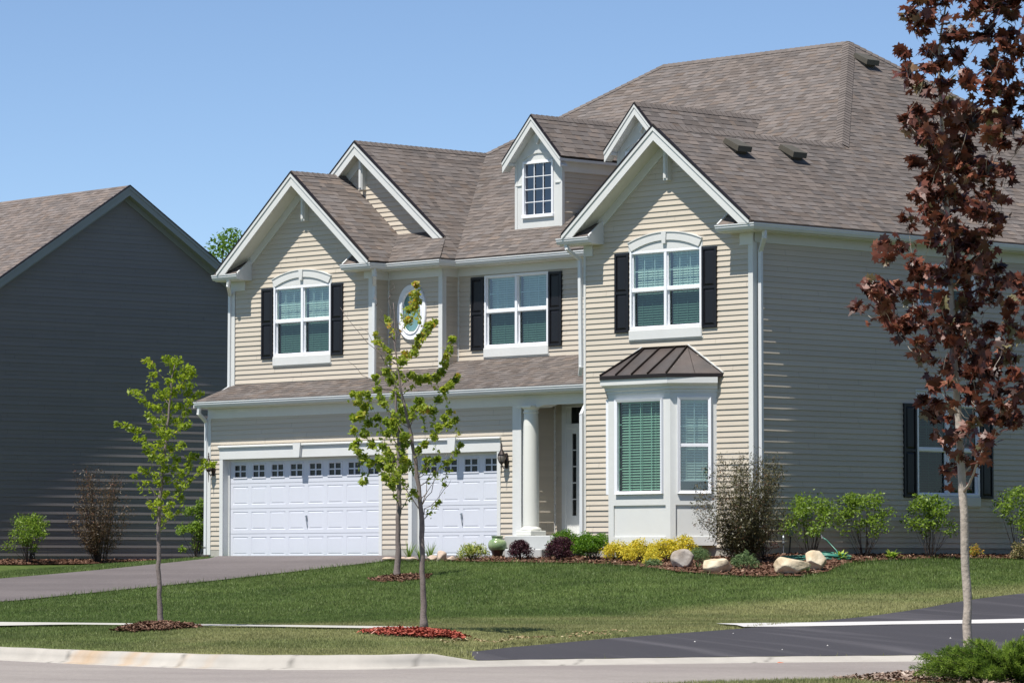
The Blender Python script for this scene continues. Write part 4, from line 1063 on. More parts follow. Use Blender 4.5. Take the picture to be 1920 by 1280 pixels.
BACK=[(-31,329,7),(-19,285,8),(10,290,10),(-29,242,8),(0,266,10),(-32,217,8),(5,227,9),(-32,203,8),(10,198,8),(-22,183,8),(-10,169,7),(26,159,4),(0,372,10),(-5,334,11),(7,309,11),(-10,275,11),(10,246,11),(-16,212,9),(-3,188,8)]

# ================================================================ SITE
def xyz(u, v, dz=0.0):
    x, y = to_xy(u, v); return (float(x), float(y), float(ground(x, y)) + dz)
def uvp(L):   # list of (u,v) -> world xy
    return [tuple(float(c) for c in to_xy(u, v)) for u, v in L]

DW1 = [(-14.5, 78.0), (-10.28, 80.7), (-9.23, 81.5), (-8.29, 82.4), (-7.32, 83.6), (-6.40, 84.75)]          # far edge, left driveway
DW1N = [(-13.5, 66.0), (-9.07, 71.2), (-8.08, 72.5), (-7.09, 73.7), (-5.58, 75.3), (-4.1, 77.3), (-3.33, 78.4), (-2.49, 79.6)]
_dw = uvp(DW1) + [(-.42, -.02), (8.95, -.02), (8.6, -.95)] + uvp(DW1N[::-1])
DKF = [(-.52, 49.25), (0, 50.3), (1.24, 52.1), (3.02, 54.35), (3.49, 55.0), (4.7, 59.0), (6.67, 62.8), (8.32, 65.4), (11.5, 70.5), (16, 77)]   # dark driveway, far edge
_dk = uvp(DKF) + uvp([(22, 77)] + [(u, float(curb_v(u)) + .315) for u in (22, 14, 9, 7, 6, 5, 4.5, 4, 3.5, 3, 2.5, 2, 1.5, 1, .5, 0, -.45)])
BEDE = [(-2.46, 79.7), (-1.67, 78.66), (-.62, 77.2), (.4, 75.8), (1.19, 74.75), (1.67, 73.9), (2.3, 72.2), (2.88, 70.2), (3.57, 69.1), (4.18, 68.6), (4.91, 68.65), (5.5, 69.8), (5.95, 71.8)]
_bed = uvp(BEDE) + [(17.2, 1.2), (16.75, 3.0), (16.6, 14.5), (15.7, 14.5), (15.7, -.55), (14.8, -.6), (14.2, -1.1), (12.7, -1.1), (12.0, -.6), (11.3, -.5), (8.9, -.5), (8.5, -.95)]
_bed_side = 0
_nbm = [(-12.45, -1), (-12.45, 8.9), (-11.9, 9.0), (-11.6, 6.5), (-11.2, 4.5), (-11.0, 2.5), (-11.3, -1)]
_cm = [(-.75, .2), (-.80, 3.0), (-4.6, 3.4), (-7.5, 3.0), (-5.0, 1.9), (-1.7, .1)]                     # mulch strip left of the garage corner
def bankpoly(P): return np.array(P)

def strip(name, A, B, mat_, n=6, dz=.02, kind='structure', sub=.5, label=None, jit=0.0):
    """sheet on the terrain between two polylines A and B (world xy), resampled to equal count"""
    def res(P, k):
        P = np.array(P, float); d = np.r_[0, np.cumsum(np.hypot(*np.diff(P, axis=0).T))]; t = np.linspace(0, d[-1], k)
        return np.stack([np.interp(t, d, P[:, 0]), np.interp(t, d, P[:, 1])], 1)
    L = sum(math.dist(A[i], A[i + 1]) for i in range(len(A) - 1)); k = max(2, int(L / sub) + 1)
    a = res(A, k); b = res(B, k); V = []
    for j in range(n + 1):
        t = j / n; p = a * (1 - t) + b * t; V.append(np.c_[p, ground(p[:, 0], p[:, 1]) + dz])
    V = np.concatenate(V); F = []
    for j in range(n):
        for i in range(k - 1): F += [j * k + i, j * k + i + 1, (j + 1) * k + i + 1, (j + 1) * k + i]
    nf = n * (k - 1)
    o = np_object(name, V, F, [4] * nf, mat_, smooth=True)
    o['kind'] = kind
    if label: o['label'] = label
    return o

def patch(name, poly, mat_, dz=.02, step=.35, kind='structure', taper=False):
    """sheet of small cells over a polygon (world xy)"""
    from mathutils.geometry import tessellate_polygon
    P = np.array(poly); x0, y0 = P.min(0); x1, y1 = P.max(0)
    tris = [ccw([tuple(poly[k]) for k in t]) for t in tessellate_polygon([[Vector((x, y, 0)) for x, y in poly]])]
    V = []; F = []; C = []; idx = {}
    def vid(p):
        k = (round(p[0], 4), round(p[1], 4))
        if k not in idx: idx[k] = len(V); V.append(k)
        return idx[k]
    xs = np.arange(x0 - .01, x1 + step, step); ys = np.arange(y0 - .01, y1 + step, step)
    for t in tris:
        tx0, tx1 = min(q[0] for q in t), max(q[0] for q in t); ty0, ty1 = min(q[1] for q in t), max(q[1] for q in t)
        for i in range(len(ys) - 1):
            if ys[i + 1] < ty0 or ys[i] > ty1: continue
            for j in range(len(xs) - 1):
                if xs[j + 1] < tx0 or xs[j] > tx1: continue
                r = clip_conv([(xs[j], ys[i]), (xs[j + 1], ys[i]), (xs[j + 1], ys[i + 1]), (xs[j], ys[i + 1])], t)
                if len(r) >= 3:
                    ids = []
                    for p in r:
                        v = vid(p)
                        if not ids or (ids[-1] != v): ids.append(v)
                    if len(ids) > 1 and ids[0] == ids[-1]: ids.pop()
                    if len(ids) >= 3: F += ids; C.append(len(ids))
    V = np.array(V)
    if taper:      # meets the curb flush
        u_, v_ = to_uv(V[:, 0], V[:, 1]); dz = .0045 + (dz - .0045) * np.clip((v_ - curb_v(u_) - .5) / .6, 0, 1)
    z = ground(V[:, 0], V[:, 1]) + dz
    o = np_object(name, np.c_[V, z], F, C, mat_, smooth=True); o['kind'] = kind
    return o

# ---- materials of the ground ---------------------------------------------------
def lawn_mat():
    m, nt, N, L, b = _m('lawn')
    at = N.new('ShaderNodeAttribute'); at.attribute_name = 'tint'
    no = N.new('ShaderNodeTexNoise'); no.inputs['Scale'].default_value = 9; no.inputs['Detail'].default_value = 8
    tc = N.new('ShaderNodeTexCoord'); L.new(tc.outputs['Object'], no.inputs['Vector'])
    mr = N.new('ShaderNodeMapRange'); mr.inputs['To Min'].default_value = .6; mr.inputs['To Max'].default_value = 1.4; L.new(no.outputs['Fac'], mr.inputs['Value'])
    vm = N.new('ShaderNodeVectorMath'); vm.operation = 'SCALE'; L.new(at.outputs['Color'], vm.inputs[0]); L.new(mr.outputs['Result'], vm.inputs['Scale'])
    L.new(vm.outputs['Vector'], b.inputs['Base Color']); b.inputs['Roughness'].default_value = .9; b.inputs['Specular IOR Level'].default_value = .1
    return m
def blade_mat():
    m, nt, N, L, b = _m('grass_blade')
    at = N.new('ShaderNodeAttribute'); at.attribute_name = 'tint'
    L.new(at.outputs['Color'], b.inputs['Base Color']); b.inputs['Roughness'].default_value = .5; b.inputs['Specular IOR Level'].default_value = .3
    tr = N.new('ShaderNodeBsdfTranslucent'); L.new(at.outputs['Color'], tr.inputs['Color'])
    mx = N.new('ShaderNodeMixShader'); mx.inputs['Fac'].default_value = .3; L.new(b.outputs['BSDF'], mx.inputs[1]); L.new(tr.outputs['BSDF'], mx.inputs[2])
    L.new(mx.outputs['Shader'], N['Material Output'].inputs['Surface'])
    return m
M['lawn'] = lawn_mat(); M['blade'] = blade_mat()
M['street'] = mat('street_surface', (.235, .208, .195), .9, .06, 5, .2, bump=.15, bscale=150, var2=.07, scale2=.25, col2=(.26, .235, .215))
M['drive'] = mat('old_asphalt', (.135, .118, .116), .9, .08, 6, .2, bump=.2, bscale=120, var2=.10, scale2=.4)
M['mulchbase'] = mat('mulch_ground', (.11, .055, .035), .95, .35, 14, .1, bump=.8, bscale=50)

def streaks(m, rot, sc, amt, dark, stretch=.1):
    nt = m.node_tree; N = nt.nodes; L = nt.links; b = N['Principled BSDF']; src = b.inputs['Base Color'].links[0].from_socket
    tc = N.new('ShaderNodeTexCoord'); mp = N.new('ShaderNodeMapping'); mp.inputs['Rotation'].default_value = (0, 0, math.radians(rot)); mp.inputs['Scale'].default_value = (stretch, 1, 1)
    L.new(tc.outputs['Object'], mp.inputs['Vector'])
    n = N.new('ShaderNodeTexNoise'); n.inputs['Scale'].default_value = sc; n.inputs['Detail'].default_value = 5; L.new(mp.outputs['Vector'], n.inputs['Vector'])
    r = N.new('ShaderNodeMapRange'); r.inputs['From Min'].default_value = .45; r.inputs['From Max'].default_value = .75; r.inputs['To Max'].default_value = amt; L.new(n.outputs['Fac'], r.inputs['Value'])
    mx = N.new('ShaderNodeMix'); mx.data_type = 'RGBA'; mx.inputs['B'].default_value = (*dark, 1); L.new(r.outputs['Result'], mx.inputs['Factor']); L.new(src, mx.inputs['A']); L.new(mx.outputs['Result'], b.inputs['Base Color'])
    # fine aggregate
    v = N.new('ShaderNodeTexVoronoi'); v.inputs['Scale'].default_value = 45; L.new(tc.outputs['Object'], v.inputs['Vector'])
    r2 = N.new('ShaderNodeMapRange'); r2.inputs['To Min'].default_value = .86; r2.inputs['To Max'].default_value = 1.16; L.new(v.outputs['Color'], r2.inputs['Value'])
    vm = N.new('ShaderNodeVectorMath'); vm.operation = 'SCALE'; L.new(mx.outputs['Result'], vm.inputs[0]); L.new(r2.outputs['Result'], vm.inputs['Scale']); L.new(vm.outputs['Vector'], b.inputs['Base Color'])
streaks(M['street'], -46.6, .8, .35, (.17, .15, .135), .06)
streaks(M['drive'], 90, .9, .55, (.085, .074, .074), .08)

def dark_asphalt():
    m = mat('sealed_asphalt', (.048, .046, .052), .75, .10, 90, .2, bump=.25, bscale=200, var2=.05, scale2=.5)
    nt = m.node_tree; N = nt.nodes; L = nt.links; b = N['Principled BSDF']
    src = b.inputs['Base Color'].links[0].from_socket
    tc = N.new('ShaderNodeTexCoord'); mp = N.new('ShaderNodeMapping'); mp.inputs['Rotation'].default_value = (0, 0, math.radians(28)); mp.inputs['Scale'].default_value = (.12, 1.5, 1)
    L.new(tc.outputs['Object'], mp.inputs['Vector'])
    n = N.new('ShaderNodeTexNoise'); n.inputs['Scale'].default_value = 1.1; n.inputs['Detail'].default_value = 3; L.new(mp.outputs['Vector'], n.inputs['Vector'])
    r = N.new('ShaderNodeMapRange'); r.inputs['From Min'].default_value = .52; r.inputs['From Max'].default_value = .72; r.inputs['To Min'].default_value = 0; r.inputs['To Max'].default_value = .28; L.new(n.outputs['Fac'], r.inputs['Value'])
    mx = N.new('ShaderNodeMix'); mx.data_type = 'RGBA'; mx.inputs['B'].default_value = (.17, .16, .17, 1); L.new(r.outputs['Result'], mx.inputs['Factor']); L.new(src, mx.inputs['A']); L.new(mx.outputs['Result'], b.inputs['Base Color'])
    return m
M['darkdrive'] = dark_asphalt()

def lawn_color(x, y):
    """grass colour (what the plants are like here): lush by the house, drier near the street"""
    x = np.asarray(x, float); y = np.asarray(y, float); u, v = to_uv(x, y)
    edge = 59.5 + np.interp(u, [-8, -3, 0, 3, 6.5, 9], [-3.5, -2.6, -.4, 2.6, 6.0, 9.0])
    dry = 1 - sstep(-1.0, 1.3, v - edge + (vnoise(x, y, 2.3, 3) - .5) * 1.6)
    dry = dry * (.45 + .75 * vnoise(u * .35, v, .9, 5)) * np.interp(u, [-8, -4.8, -4, 9], [.15, .35, 1, 1])
    dry = np.clip(dry + np.where(v - curb_v(u) < 1.6, .30, 0) * vnoise(x, y, .6, 8), 0, 1)
    band = .5 + .5 * np.sin((u * .9 + v * .5) * 1.1)
    green = np.array([.082, .128, .032]); green2 = np.array([.134, .184, .050]); straw = np.array([.30, .285, .130])
    n1 = np.clip(vnoise(x, y, 1.7, 1) * .6 + vnoise(x, y, .55, 12) * .6 - .1, 0, 1)[..., None]; n2 = (.82 + .36 * vnoise(x, y, .35, 2) + .05 * band)[..., None]
    c = (green * (1 - n1) + green2 * n1) * n2
    d = (dry * .72)[..., None]
    c = c * (1 - d) + straw * n2 * d
    return c

# ---- base terrain, one sheet to the horizon ---------------------------------------
def axis(fine0, fine1, st, far0, far1):
    a = list(np.arange(fine0, fine1 + st / 2, st)); d = st; x = fine1
    while x < far1: d *= 1.35; x += d; a.append(x)
    d = st; x = fine0
    while x > far0: d *= 1.35; x -= d; a.insert(0, x)
    return np.array(a)
ua = axis(-13, 16, .30, -1500, 1500)
ea = np.array(sorted(set([round(float(q), 3) for q in axis(1.0, 42, .22, -400, 2500)] + [-12, -10, -8.5, -7, -5, -3, -1.5, -.6, .1, .29, .305, .5, .75])))
ea = ea[(ea >= 1.0) | np.isin(ea, [-12, -10, -8.5, -7, -5, -3, -1.5, -.6, .1, .29, .305, .5, .75]) | (ea < -12)]
va = ea
U, E_ = np.meshgrid(ua, ea); V_ = E_ + curb_v(U)
# rows between street and verge follow the verge line
_nb = near_v(U) - V_
X_, Y_ = to_xy(U, V_); Z_ = ground(X_, Y_)
Z_ = Z_ - .06 * np.where((X_ > -.6) & (X_ < 15.6) & (Y_ > .2) & (Y_ < 15), 3, 0)
k = len(ua); nr = len(va); ii = np.arange(nr - 1)[:, None] * k + np.arange(k - 1)[None]
F = np.stack([ii, ii + 1, ii + 1 + k, ii + k], -1).reshape(-1)
vc = lawn_color(X_.ravel(), Y_.ravel()) * .62  # base sheet darkened to imitate the shade among the blades
o = np_object('ground', np.c_[X_.ravel(), Y_.ravel(), Z_.ravel()], F, [4] * ((nr - 1) * (k - 1)), M['lawn'], tint=vc, smooth=True); o['kind'] = 'structure'

# ---- street, curb, sidewalks, driveways ---------------------------------------------
uu = np.concatenate([np.arange(-20, -9, 1.), np.arange(-9, 10, .15), np.arange(10, 40, 1.)])
S0 = [tuple(float(c) for c in to_xy(u, near_v(u) - .35)) for u in uu]; S1 = [tuple(float(c) for c in to_xy(u, curb_v(u) - .22)) for u in uu]
V = []; n = 8
for j in range(n + 1):
    t = j / n; a = np.array(S0) * (1 - t) + np.array(S1) * t; V.append(np.c_[a, np.full(len(a), -1.335 + .02 * math.sin(math.pi * t))])
V = np.concatenate(V); k = len(uu)
F = [q for j in range(n) for i in range(k - 1) for q in (j * k + i, j * k + i + 1, (j + 1) * k + i + 1, (j + 1) * k + i)]
o = np_object('street', V, F, [4] * (n * (k - 1)), M['street'], smooth=True); o['kind'] = 'structure'

def curb_mesh():
    V = []; F = []; us = np.concatenate([np.arange(-20, -9, .5), np.arange(-9, 9.5, .06), np.arange(9.5, 40, .5)])
    P = 9
    for u in us:
        h = float(curb_h(u)); v = float(curb_v(u))
        prof = [(-.42, -1.36), (-.41, -1.330), (-.05, -1.322), (.0, -1.316), (.05, -1.316 + h * .45), (.10, -1.318 + h * .9), (.15, -1.32 + h), (.42, -1.318 + h), (.45, -1.40)]
        for e, z in prof:
            x, y = to_xy(u, v + e); V.append((float(x), float(y), z + (.0015 * math.sin(u * 9) if e > 0 else 0)))
    n = len(us)
    for i in range(n - 1):
        # a narrow joint every 3 m
        for j in range(P - 1): F += [i * P + j, (i + 1) * P + j, (i + 1) * P + j + 1, i * P + j + 1]
    return V, F, (n - 1) * (P - 1)
def curb_mat():
    m = mat('curb_concrete', (.40, .375, .335), .85, .07, 4, .2, bump=.12, bscale=110, var2=.07, scale2=.6)
    nt = m.node_tree; N = nt.nodes; L = nt.links; b = N['Principled BSDF']; src = b.inputs['Base Color'].links[0].from_socket
    at = N.new('ShaderNodeAttribute'); at.attribute_name = 'tint'
    v3 = N.new('ShaderNodeVectorMath'); v3.operation = 'MULTIPLY'; L.new(src, v3.inputs[0]); L.new(at.outputs['Color'], v3.inputs[1]); L.new(v3.outputs['Vector'], b.inputs['Base Color'])
    return m
V, F, nf = curb_mesh(); V = np.array(V)
cu, cvv = to_uv(V[:, 0], V[:, 1]); tint = np.ones((len(V), 3))
for uc, w, s in ((-5.2, .28, .55), (-4.62, .14, .5), (-5.4, .10, .3), (-4.4, .10, .3), (-3.55, .08, .22), (-3.9, .06, .2)):   # rust stains
    a = np.clip(1 - np.abs(cu - uc + .08 * np.sin(V[:, 2] * 60)) / w, 0, 1)[:, None] * s
    tint *= (1 - a) + a * np.array([1.05, .68, .32])
for uc in (-5.55, -3.95, -2.6, -1.15, .8, 3.2, 5.9):                                       # joints and cracks
    a = np.clip(1 - np.abs(cu - uc - .5 * (cvv - curb_v(cu))) / .035, 0, 1)[:, None]; tint *= 1 - .55 * a
tint *= (1 - .10 * vnoise(cu, cvv * 3, .5, 9))[:, None]
o = np_object('curb', V, F, [4] * nf, curb_mat(), tint=tint, smooth=True); o['kind'] = 'structure'

M['walk'] = mat('sidewalk_concrete', (.42, .41, .375), .85, .05, 3, .2, bump=.1, bscale=100, var2=.05, scale2=.4)
M['walk2'] = mat('sidewalk_concrete_clean', (.50, .49, .48), .85, .04, 3, .2, bump=.1, bscale=100, var2=.04, scale2=.4)
strip('sidewalk', uvp([(-16, 66), (-7.37, 57.9), (-6.45, 57.2), (-4.9, 56.1), (-3.55, 55.3), (-2.64, 54.6), (-1.87, 53.9), (-1.2, 53.2)]),
      uvp([(-16, 64.6), (-7.29, 56.7), (-6.33, 55.8), (-4.78, 54.6), (-3.38, 53.6), (-2.48, 52.7), (-1.78, 52.15), (-1.25, 51.9)]), M['walk'], 3, .035)
strip('sidewalk', uvp([(2.85, 56.2), (4.11, 57.0), (5.42, 58.0), (7.61, 59.6), (14, 64)]), uvp([(3.15, 54.7), (3.93, 55.0), (5.14, 55.6), (7.2, 56.9), (14, 61)]), M['walk2'], 4, .034)
patch('left_driveway', _dw, M['drive'], .025, .4)
patch('right_driveway', _dk, M['darkdrive'], .028, .25, taper=True)

# ---- mulch ------------------------------------------------------------------------
CHIPM = leaf_mat('mulch_chip', [(0, (.05, .028, .020)), (.45, (.145, .080, .055)), (.8, (.24, .145, .10)), (1, (.42, .32, .24))], .9, .0, .1)
REDM = leaf_mat('red_mulch_chip', [(0, (.12, .022, .014)), (.5, (.31, .075, .052)), (.85, (.44, .13, .09)), (1, (.60, .50, .42))], .85, .0, .1)
PALEM = leaf_mat('dry_mulch_chip', [(0, (.09, .06, .045)), (.5, (.25, .18, .14)), (1, (.50, .42, .35))], .9, .0, .1)
def chips(pts, size, seed=1):
    """n small flat chips lying at random; pts (n,3)"""
    r = np.random.default_rng(seed); n = len(pts)
    a = r.uniform(0, 2 * np.pi, n); tl = r.normal(0, .35, (n, 2)); L = size * r.uniform(.5, 1.5, n); W = L * r.uniform(.18, .45, n)
    d = np.stack([np.cos(a), np.sin(a), tl[:, 0]], 1); w = np.stack([-np.sin(a), np.cos(a), tl[:, 1]], 1)
    c = pts + np.c_[np.zeros((n, 2)), r.uniform(.004, .02, n)]
    V = np.stack([c - d * L[:, None] / 2 - w * W[:, None] / 2, c + d * L[:, None] / 2 - w * W[:, None] / 2, c + d * L[:, None] / 2 + w * W[:, None] / 2, c - d * L[:, None] / 2 + w * W[:, None] / 2], 1).reshape(-1, 3)
    F = np.arange(4 * n); t = r.beta(1.6, 2.2, n)
    return V, F, np.full(n, 4), np.stack([t, t, t], 1)
def scatter(poly, n, seed=2):
    r = np.random.default_rng(seed); P = np.array(poly); x0, y0 = P.min(0); x1, y1 = P.max(0)
    q = r.uniform((x0, y0), (x1, y1), (int(n * 3), 2)); q = q[in_poly(q[:, 0], q[:, 1], poly)][:n]
    return q
def bed(name, poly, n, mat_chip, size=.05, seed=1, label=None):
    o = patch(name, poly, M['mulchbase'], .03, .35, 'stuff')
    q = scatter(poly, n, seed); z = ground(q[:, 0], q[:, 1]) + .03
    V, F, C, t = chips(np.c_[q, z], size, seed)
    o2 = np_object(name + '_chips', V, F, C, mat_chip, tint=t); o2['kind'] = 'stuff'
    if label: o['label'] = label; o2['label'] = label + ', loose chips'
bed('mulch_bed', _bed, 26000, CHIPM, .06, 3)
bed('mulch_bed', _nbm, 6000, CHIPM, .06, 4)
bed('mulch_bed', _cm, 3000, CHIPM, .06, 5)
def ringmulch(name, cu, cv, ru, rv, h, n, chipm, seed, skew=0.0):
    """low mound of mulch round a tree"""
    r = np.random.default_rng(seed); x0, y0 = to_xy(cu, cv); V = []; K = 28; R = 6
    rad = 1 + .18 * np.sin(np.arange(K) * 1.7 + seed) + .12 * r.random(K)
    for j in range(R + 1):
        for i in range(K):
            a = 2 * math.pi * i / K; f = j / R; uu_, vv_ = cu + ru * rad[i] * f * math.cos(a), cv + rv * rad[i] * f * math.sin(a)
            x, y = to_xy(uu_, vv_); V.append((float(x), float(y), float(ground(x, y)) + .03 + h * (1 - f * f) - (.05 if j == R else 0)))
    F = []
    for j in range(R):
        for i in range(K): F += [j * K + i, j * K + (i + 1) % K, (j + 1) * K + (i + 1) % K, (j + 1) * K + i]
    o = np_object(name, V, F, [4] * (R * K), M['mulchbase'], smooth=True); o['kind'] = 'stuff'
    a = r.uniform(0, 2 * np.pi, n); f = np.sqrt(r.random(n)) * 1.04; rr = np.interp(a, np.arange(K) * 2 * np.pi / K, rad)
    uu_ = cu + ru * rr * f * np.cos(a); vv_ = cv + rv * rr * f * np.sin(a); x, y = to_xy(uu_, vv_)
    z = ground(x, y) + .03 + h * np.clip(1 - f * f, 0, 1)
    V, F, C, t = chips(np.c_[x, y, z], .055, seed); o2 = np_object(name + '_chips', V, F, C, chipm, tint=t); o2['kind'] = 'stuff'
ringmulch('tree_mulch', -4.72, 53.5, .48, .62, .055, 2600, CHIPM, 1)
ringmulch('red_tree_mulch', -1.22, 51.2, .60, .52, .028, 2600, REDM, 2)
ringmulch('tree_mulch', -1.98, 72.6, .50, .8, .035, 1700, CHIPM, 3)
ringmulch('dry_mulch', 4.35, 38.3, 1.0, 1.6, .05, 4000, PALEM, 4)

# ---- grass ------------------------------------------------------------------------
def grass(name, ur, vr, dens, hmin, hmax, w, seed, excl, extra=None):
    r = np.random.default_rng(seed); n = int((ur[1] - ur[0]) * (vr[1] - vr[0]) * dens)
    u = r.uniform(*ur, n); v = r.uniform(*vr, n); x, y = to_xy(u, v)
    e = v - curb_v(u); keep = np.ones(n, bool)
    if extra is not None: keep &= extra(u, v, x, y)
    for p in excl: keep &= ~in_poly(x, y, p)
    u, v, x, y = u[keep], v[keep], x[keep], y[keep]; n = len(u)
    z = ground(x, y); c = lawn_color(x, y)
    clump = vnoise(x, y, .8, 21) * .5 + vnoise(x, y, .25, 22) * .5
    h = (hmin + (hmax - hmin) * r.random(n)) * (.7 + .6 * clump)
    dry = c[:, 0] / c[:, 1]; h *= np.interp(dry, [.5, .9], [1.1, .75])
    a = r.uniform(0, 2 * np.pi, n); lean = r.normal(0, .45, (n, 2)) * h[:, None]
    d = np.stack([np.cos(a), np.sin(a)], 1) * w * r.uniform(.6, 1.3, n)[:, None]
    A = np.c_[x - d[:, 0], y - d[:, 1], z - .01]; B = np.c_[x + d[:, 0], y + d[:, 1], z - .01]; T = np.c_[x + lean[:, 0], y + lean[:, 1], z + h]
    V = np.stack([A, B, T], 1).reshape(-1, 3)
    t = c * r.uniform(.68, 1.4, n)[:, None] * np.where(r.random(n) < .05, 1.35, 1.)[:, None]
    sel = r.random(n) < .035; t[sel] = t[sel] * .5 + np.array([.22, .20, .10]) * .5
    o = np_object(name, V, np.arange(3 * n), np.full(n, 3), M['blade'], tint=t); o['kind'] = 'stuff'
    return o
EXC = [_dw, _dk, _bed, _nbm, _cm]
def lawn_ok(u, v, x, y):
    e = v - curb_v(u)
    ok = (e > .31) & ~((x > -.85) & (x < 15.85) & (y > -.1) & (y < 15.2)) & ~((x < -12.45) & (y > 1.5))
    # not on the sidewalks, but hanging a little over their near edge
    sf = np.interp(u, [-7.37, -6.45, -4.9, -3.55, -2.64, -1.87, -1.2], [57.9, 57.2, 56.1, 55.3, 54.6, 53.9, 53.2]); sn = np.interp(u, [-7.29, -6.33, -4.78, -3.38, -2.48, -1.78, -1.2], [56.7, 55.8, 54.6, 53.6, 52.7, 52.15, 51.9])
    ok &= ~((u < -1.2) & (v > sn) & (v < sf))
    return ok
grass('lawn_grass', (-11, 10), (47, 62), 2200, .018, .044, .0046, 1, EXC, lawn_ok)
grass('lawn_grass', (-15, 13.5), (62, 90), 1050, .022, .052, .0062, 2, EXC, lawn_ok)
def edge_ok(u, v, x, y):     # longer tufts left along the driveway and bed edges
    d = np.full(len(u), 9.)
    for P in (_dw, _dk, _bed):
        P = np.array(P)
        for i in range(len(P)):
            a = P[i]; b = P[(i + 1) % len(P)]; ab = b - a; t = np.clip(((x - a[0]) * ab[0] + (y - a[1]) * ab[1]) / (ab @ ab), 0, 1)
            d = np.minimum(d, np.hypot(x - a[0] - t * ab[0], y - a[1] - t * ab[1]))
    return lawn_ok(u, v, x, y) & (d < .16)
grass('edge_grass', (-10.5, 10), (48, 84), 500, .045, .11, .008, 3, EXC, edge_ok)
grass('verge_grass', (-1, 8.5), (33.5, 41.5), 1500, .03, .075, .005, 4, [], lambda u, v, x, y: (near_v(u) - v > .12 + .1 * vnoise(x, y, .3, 4)) & (((u - 4.4) / 1.15) ** 2 + ((v - 38.3) / 1.9) ** 2 > 1))
# dead clumps at the driveway edge
def clump_ok(u, v, x, y): return (np.abs(v - np.interp(u, [-.9, 0, 1.4], [49.6, 50.95, 52.7])) < .22) & (u > -.9) & (u < 1.5) & (vnoise(x, y, .4, 31) > .35)
r_ = np.random.default_rng(9)
cc = r_.uniform((-.9, 49), (1.5, 53.2), (6000, 2)); xx, yy = to_xy(cc[:, 0], cc[:, 1]); kk = clump_ok(cc[:, 0], cc[:, 1], xx, yy); xx, yy = xx[kk], yy[kk]
V, F, C, t = chips(np.c_[xx, yy, ground(xx, yy) + .04 + .05 * vnoise(xx, yy, .3, 3)], .038, 5)
o = np_object('dead_grass_clumps', V, F, C, leaf_mat('dead_grass', [(0, (.14, .10, .05)), (.5, (.28, .22, .12)), (1, (.42, .36, .22))], .9, 0, .1), tint=t); o['kind'] = 'stuff'
# grit and pebbles on the dark driveway and street
q = scatter(_dk, 90, 8); u_, v_ = to_uv(q[:, 0], q[:, 1]); q = q[(u_ < 9) & (v_ < 56)]
mb = MB()
for x, y in q:
    s = random.uniform(.006, .016); z = float(ground(x, y)) + .03
    mb.mesh([(x - s, y - s, z), (x + s, y - s * .6, z), (x + s * .7, y + s, z), (x - s * .8, y + s * .7, z), (x, y, z + s * 1.3)], [(0, 1, 4), (1, 2, 4), (2, 3, 4), (3, 0, 4)])
o = mb.build('driveway_grit', mat('grit', (.6, .58, .55), .8)); o['kind'] = 'stuff'

# ================================================================ PLANTS
RH = np.array([CA, SA, 0.]); VH = np.array([-SA, CA, 0.])     # along / away directions of the site frame
MAPLEAF = [(0, 0), (.10, -.06), (.33, -.14), (.26, .02), (.56, .10), (.40, .22), (.52, .46), (.30, .36), (.27, .44), (.17, .36), (.20, .60), (.11, .58), (0, .92)]
MAPLEAF = MAPLEAF + [(-x, y) for x, y in MAPLEAF[-2:0:-1]]
OVAL = [(0, 0), (.20, .25), (.24, .55), (0, 1), (-.24, .55), (-.20, .25)]
OVAL4 = [(0, 0), (.26, .5), (0, 1), (-.26, .5)]
NARROW = [(0, 0), (.13, .45), (0, 1), (-.13, .45)]
LOBED = [(0, 0), (.30, .05), (.42, .38), (.20, .42), (.24, .75), (0, 1), (-.24, .75), (-.20, .42), (-.42, .38), (-.30, .05)]

def leaves(name, pos, size, tmpl, mat_, parent, seed=1, up=.6, droop=.3, tint=None, cup=.18, outward=None, szvar=.35):
    r = np.random.default_rng(seed); n = len(pos); T = np.array(tmpl, float); k = len(T)
    nrm = r.normal(0, 1, (n, 3)) * .62 + np.array([0, -.12, up]); nrm /= np.linalg.norm(nrm, axis=1)[:, None]
    tip = r.normal(0, 1, (n, 3)); tip[:, 2] -= droop * 1.5
    if outward is not None: tip += outward * 1.2
    tip -= nrm * (tip * nrm).sum(1)[:, None]; tip /= np.linalg.norm(tip, axis=1)[:, None] + 1e-9
    side = np.cross(tip, nrm); s = size * np.clip(r.normal(1, szvar, n), .45, 1.7)
    zc = -cup * (np.abs(T[:, 0]) * 1.2 + T[:, 1] ** 2 * .6)
    V = pos[:, None, :] + s[:, None, None] * (side[:, None, :] * T[None, :, 0, None] + tip[:, None, :] * (T[None, :, 1, None] - .3) + nrm[:, None, :] * zc[None, :, None])
    if tint is None: tint = np.clip(r.normal(.5, .24, n), 0, 1)
    return np_object(name, V.reshape(-1, 3), np.arange(n * k), np.full(n, k), mat_, parent, tint=np.stack([tint] * 3, 1))

def limb(mb, p, q, r0, r1, sag=.15, n=5, sides=5, rnd=None, wig=.0):
    p = np.array(p, float); q = np.array(q, float); L = np.linalg.norm(q - p)
    m = p * .45 + q * .55 + np.array([0, 0, -sag * L]); pts = []
    for i in range(n + 1):
        t = i / n; c = (1 - t) ** 2 * p + 2 * t * (1 - t) * m + t * t * q
        if rnd is not None and 0 < i < n: c = c + np.array([rnd.gauss(0, wig), rnd.gauss(0, wig), rnd.gauss(0, wig)])
        pts.append(tuple(c))
    mb.tube(pts, [r0 + (r1 - r0) * i / n for i in range(n + 1)], sides)

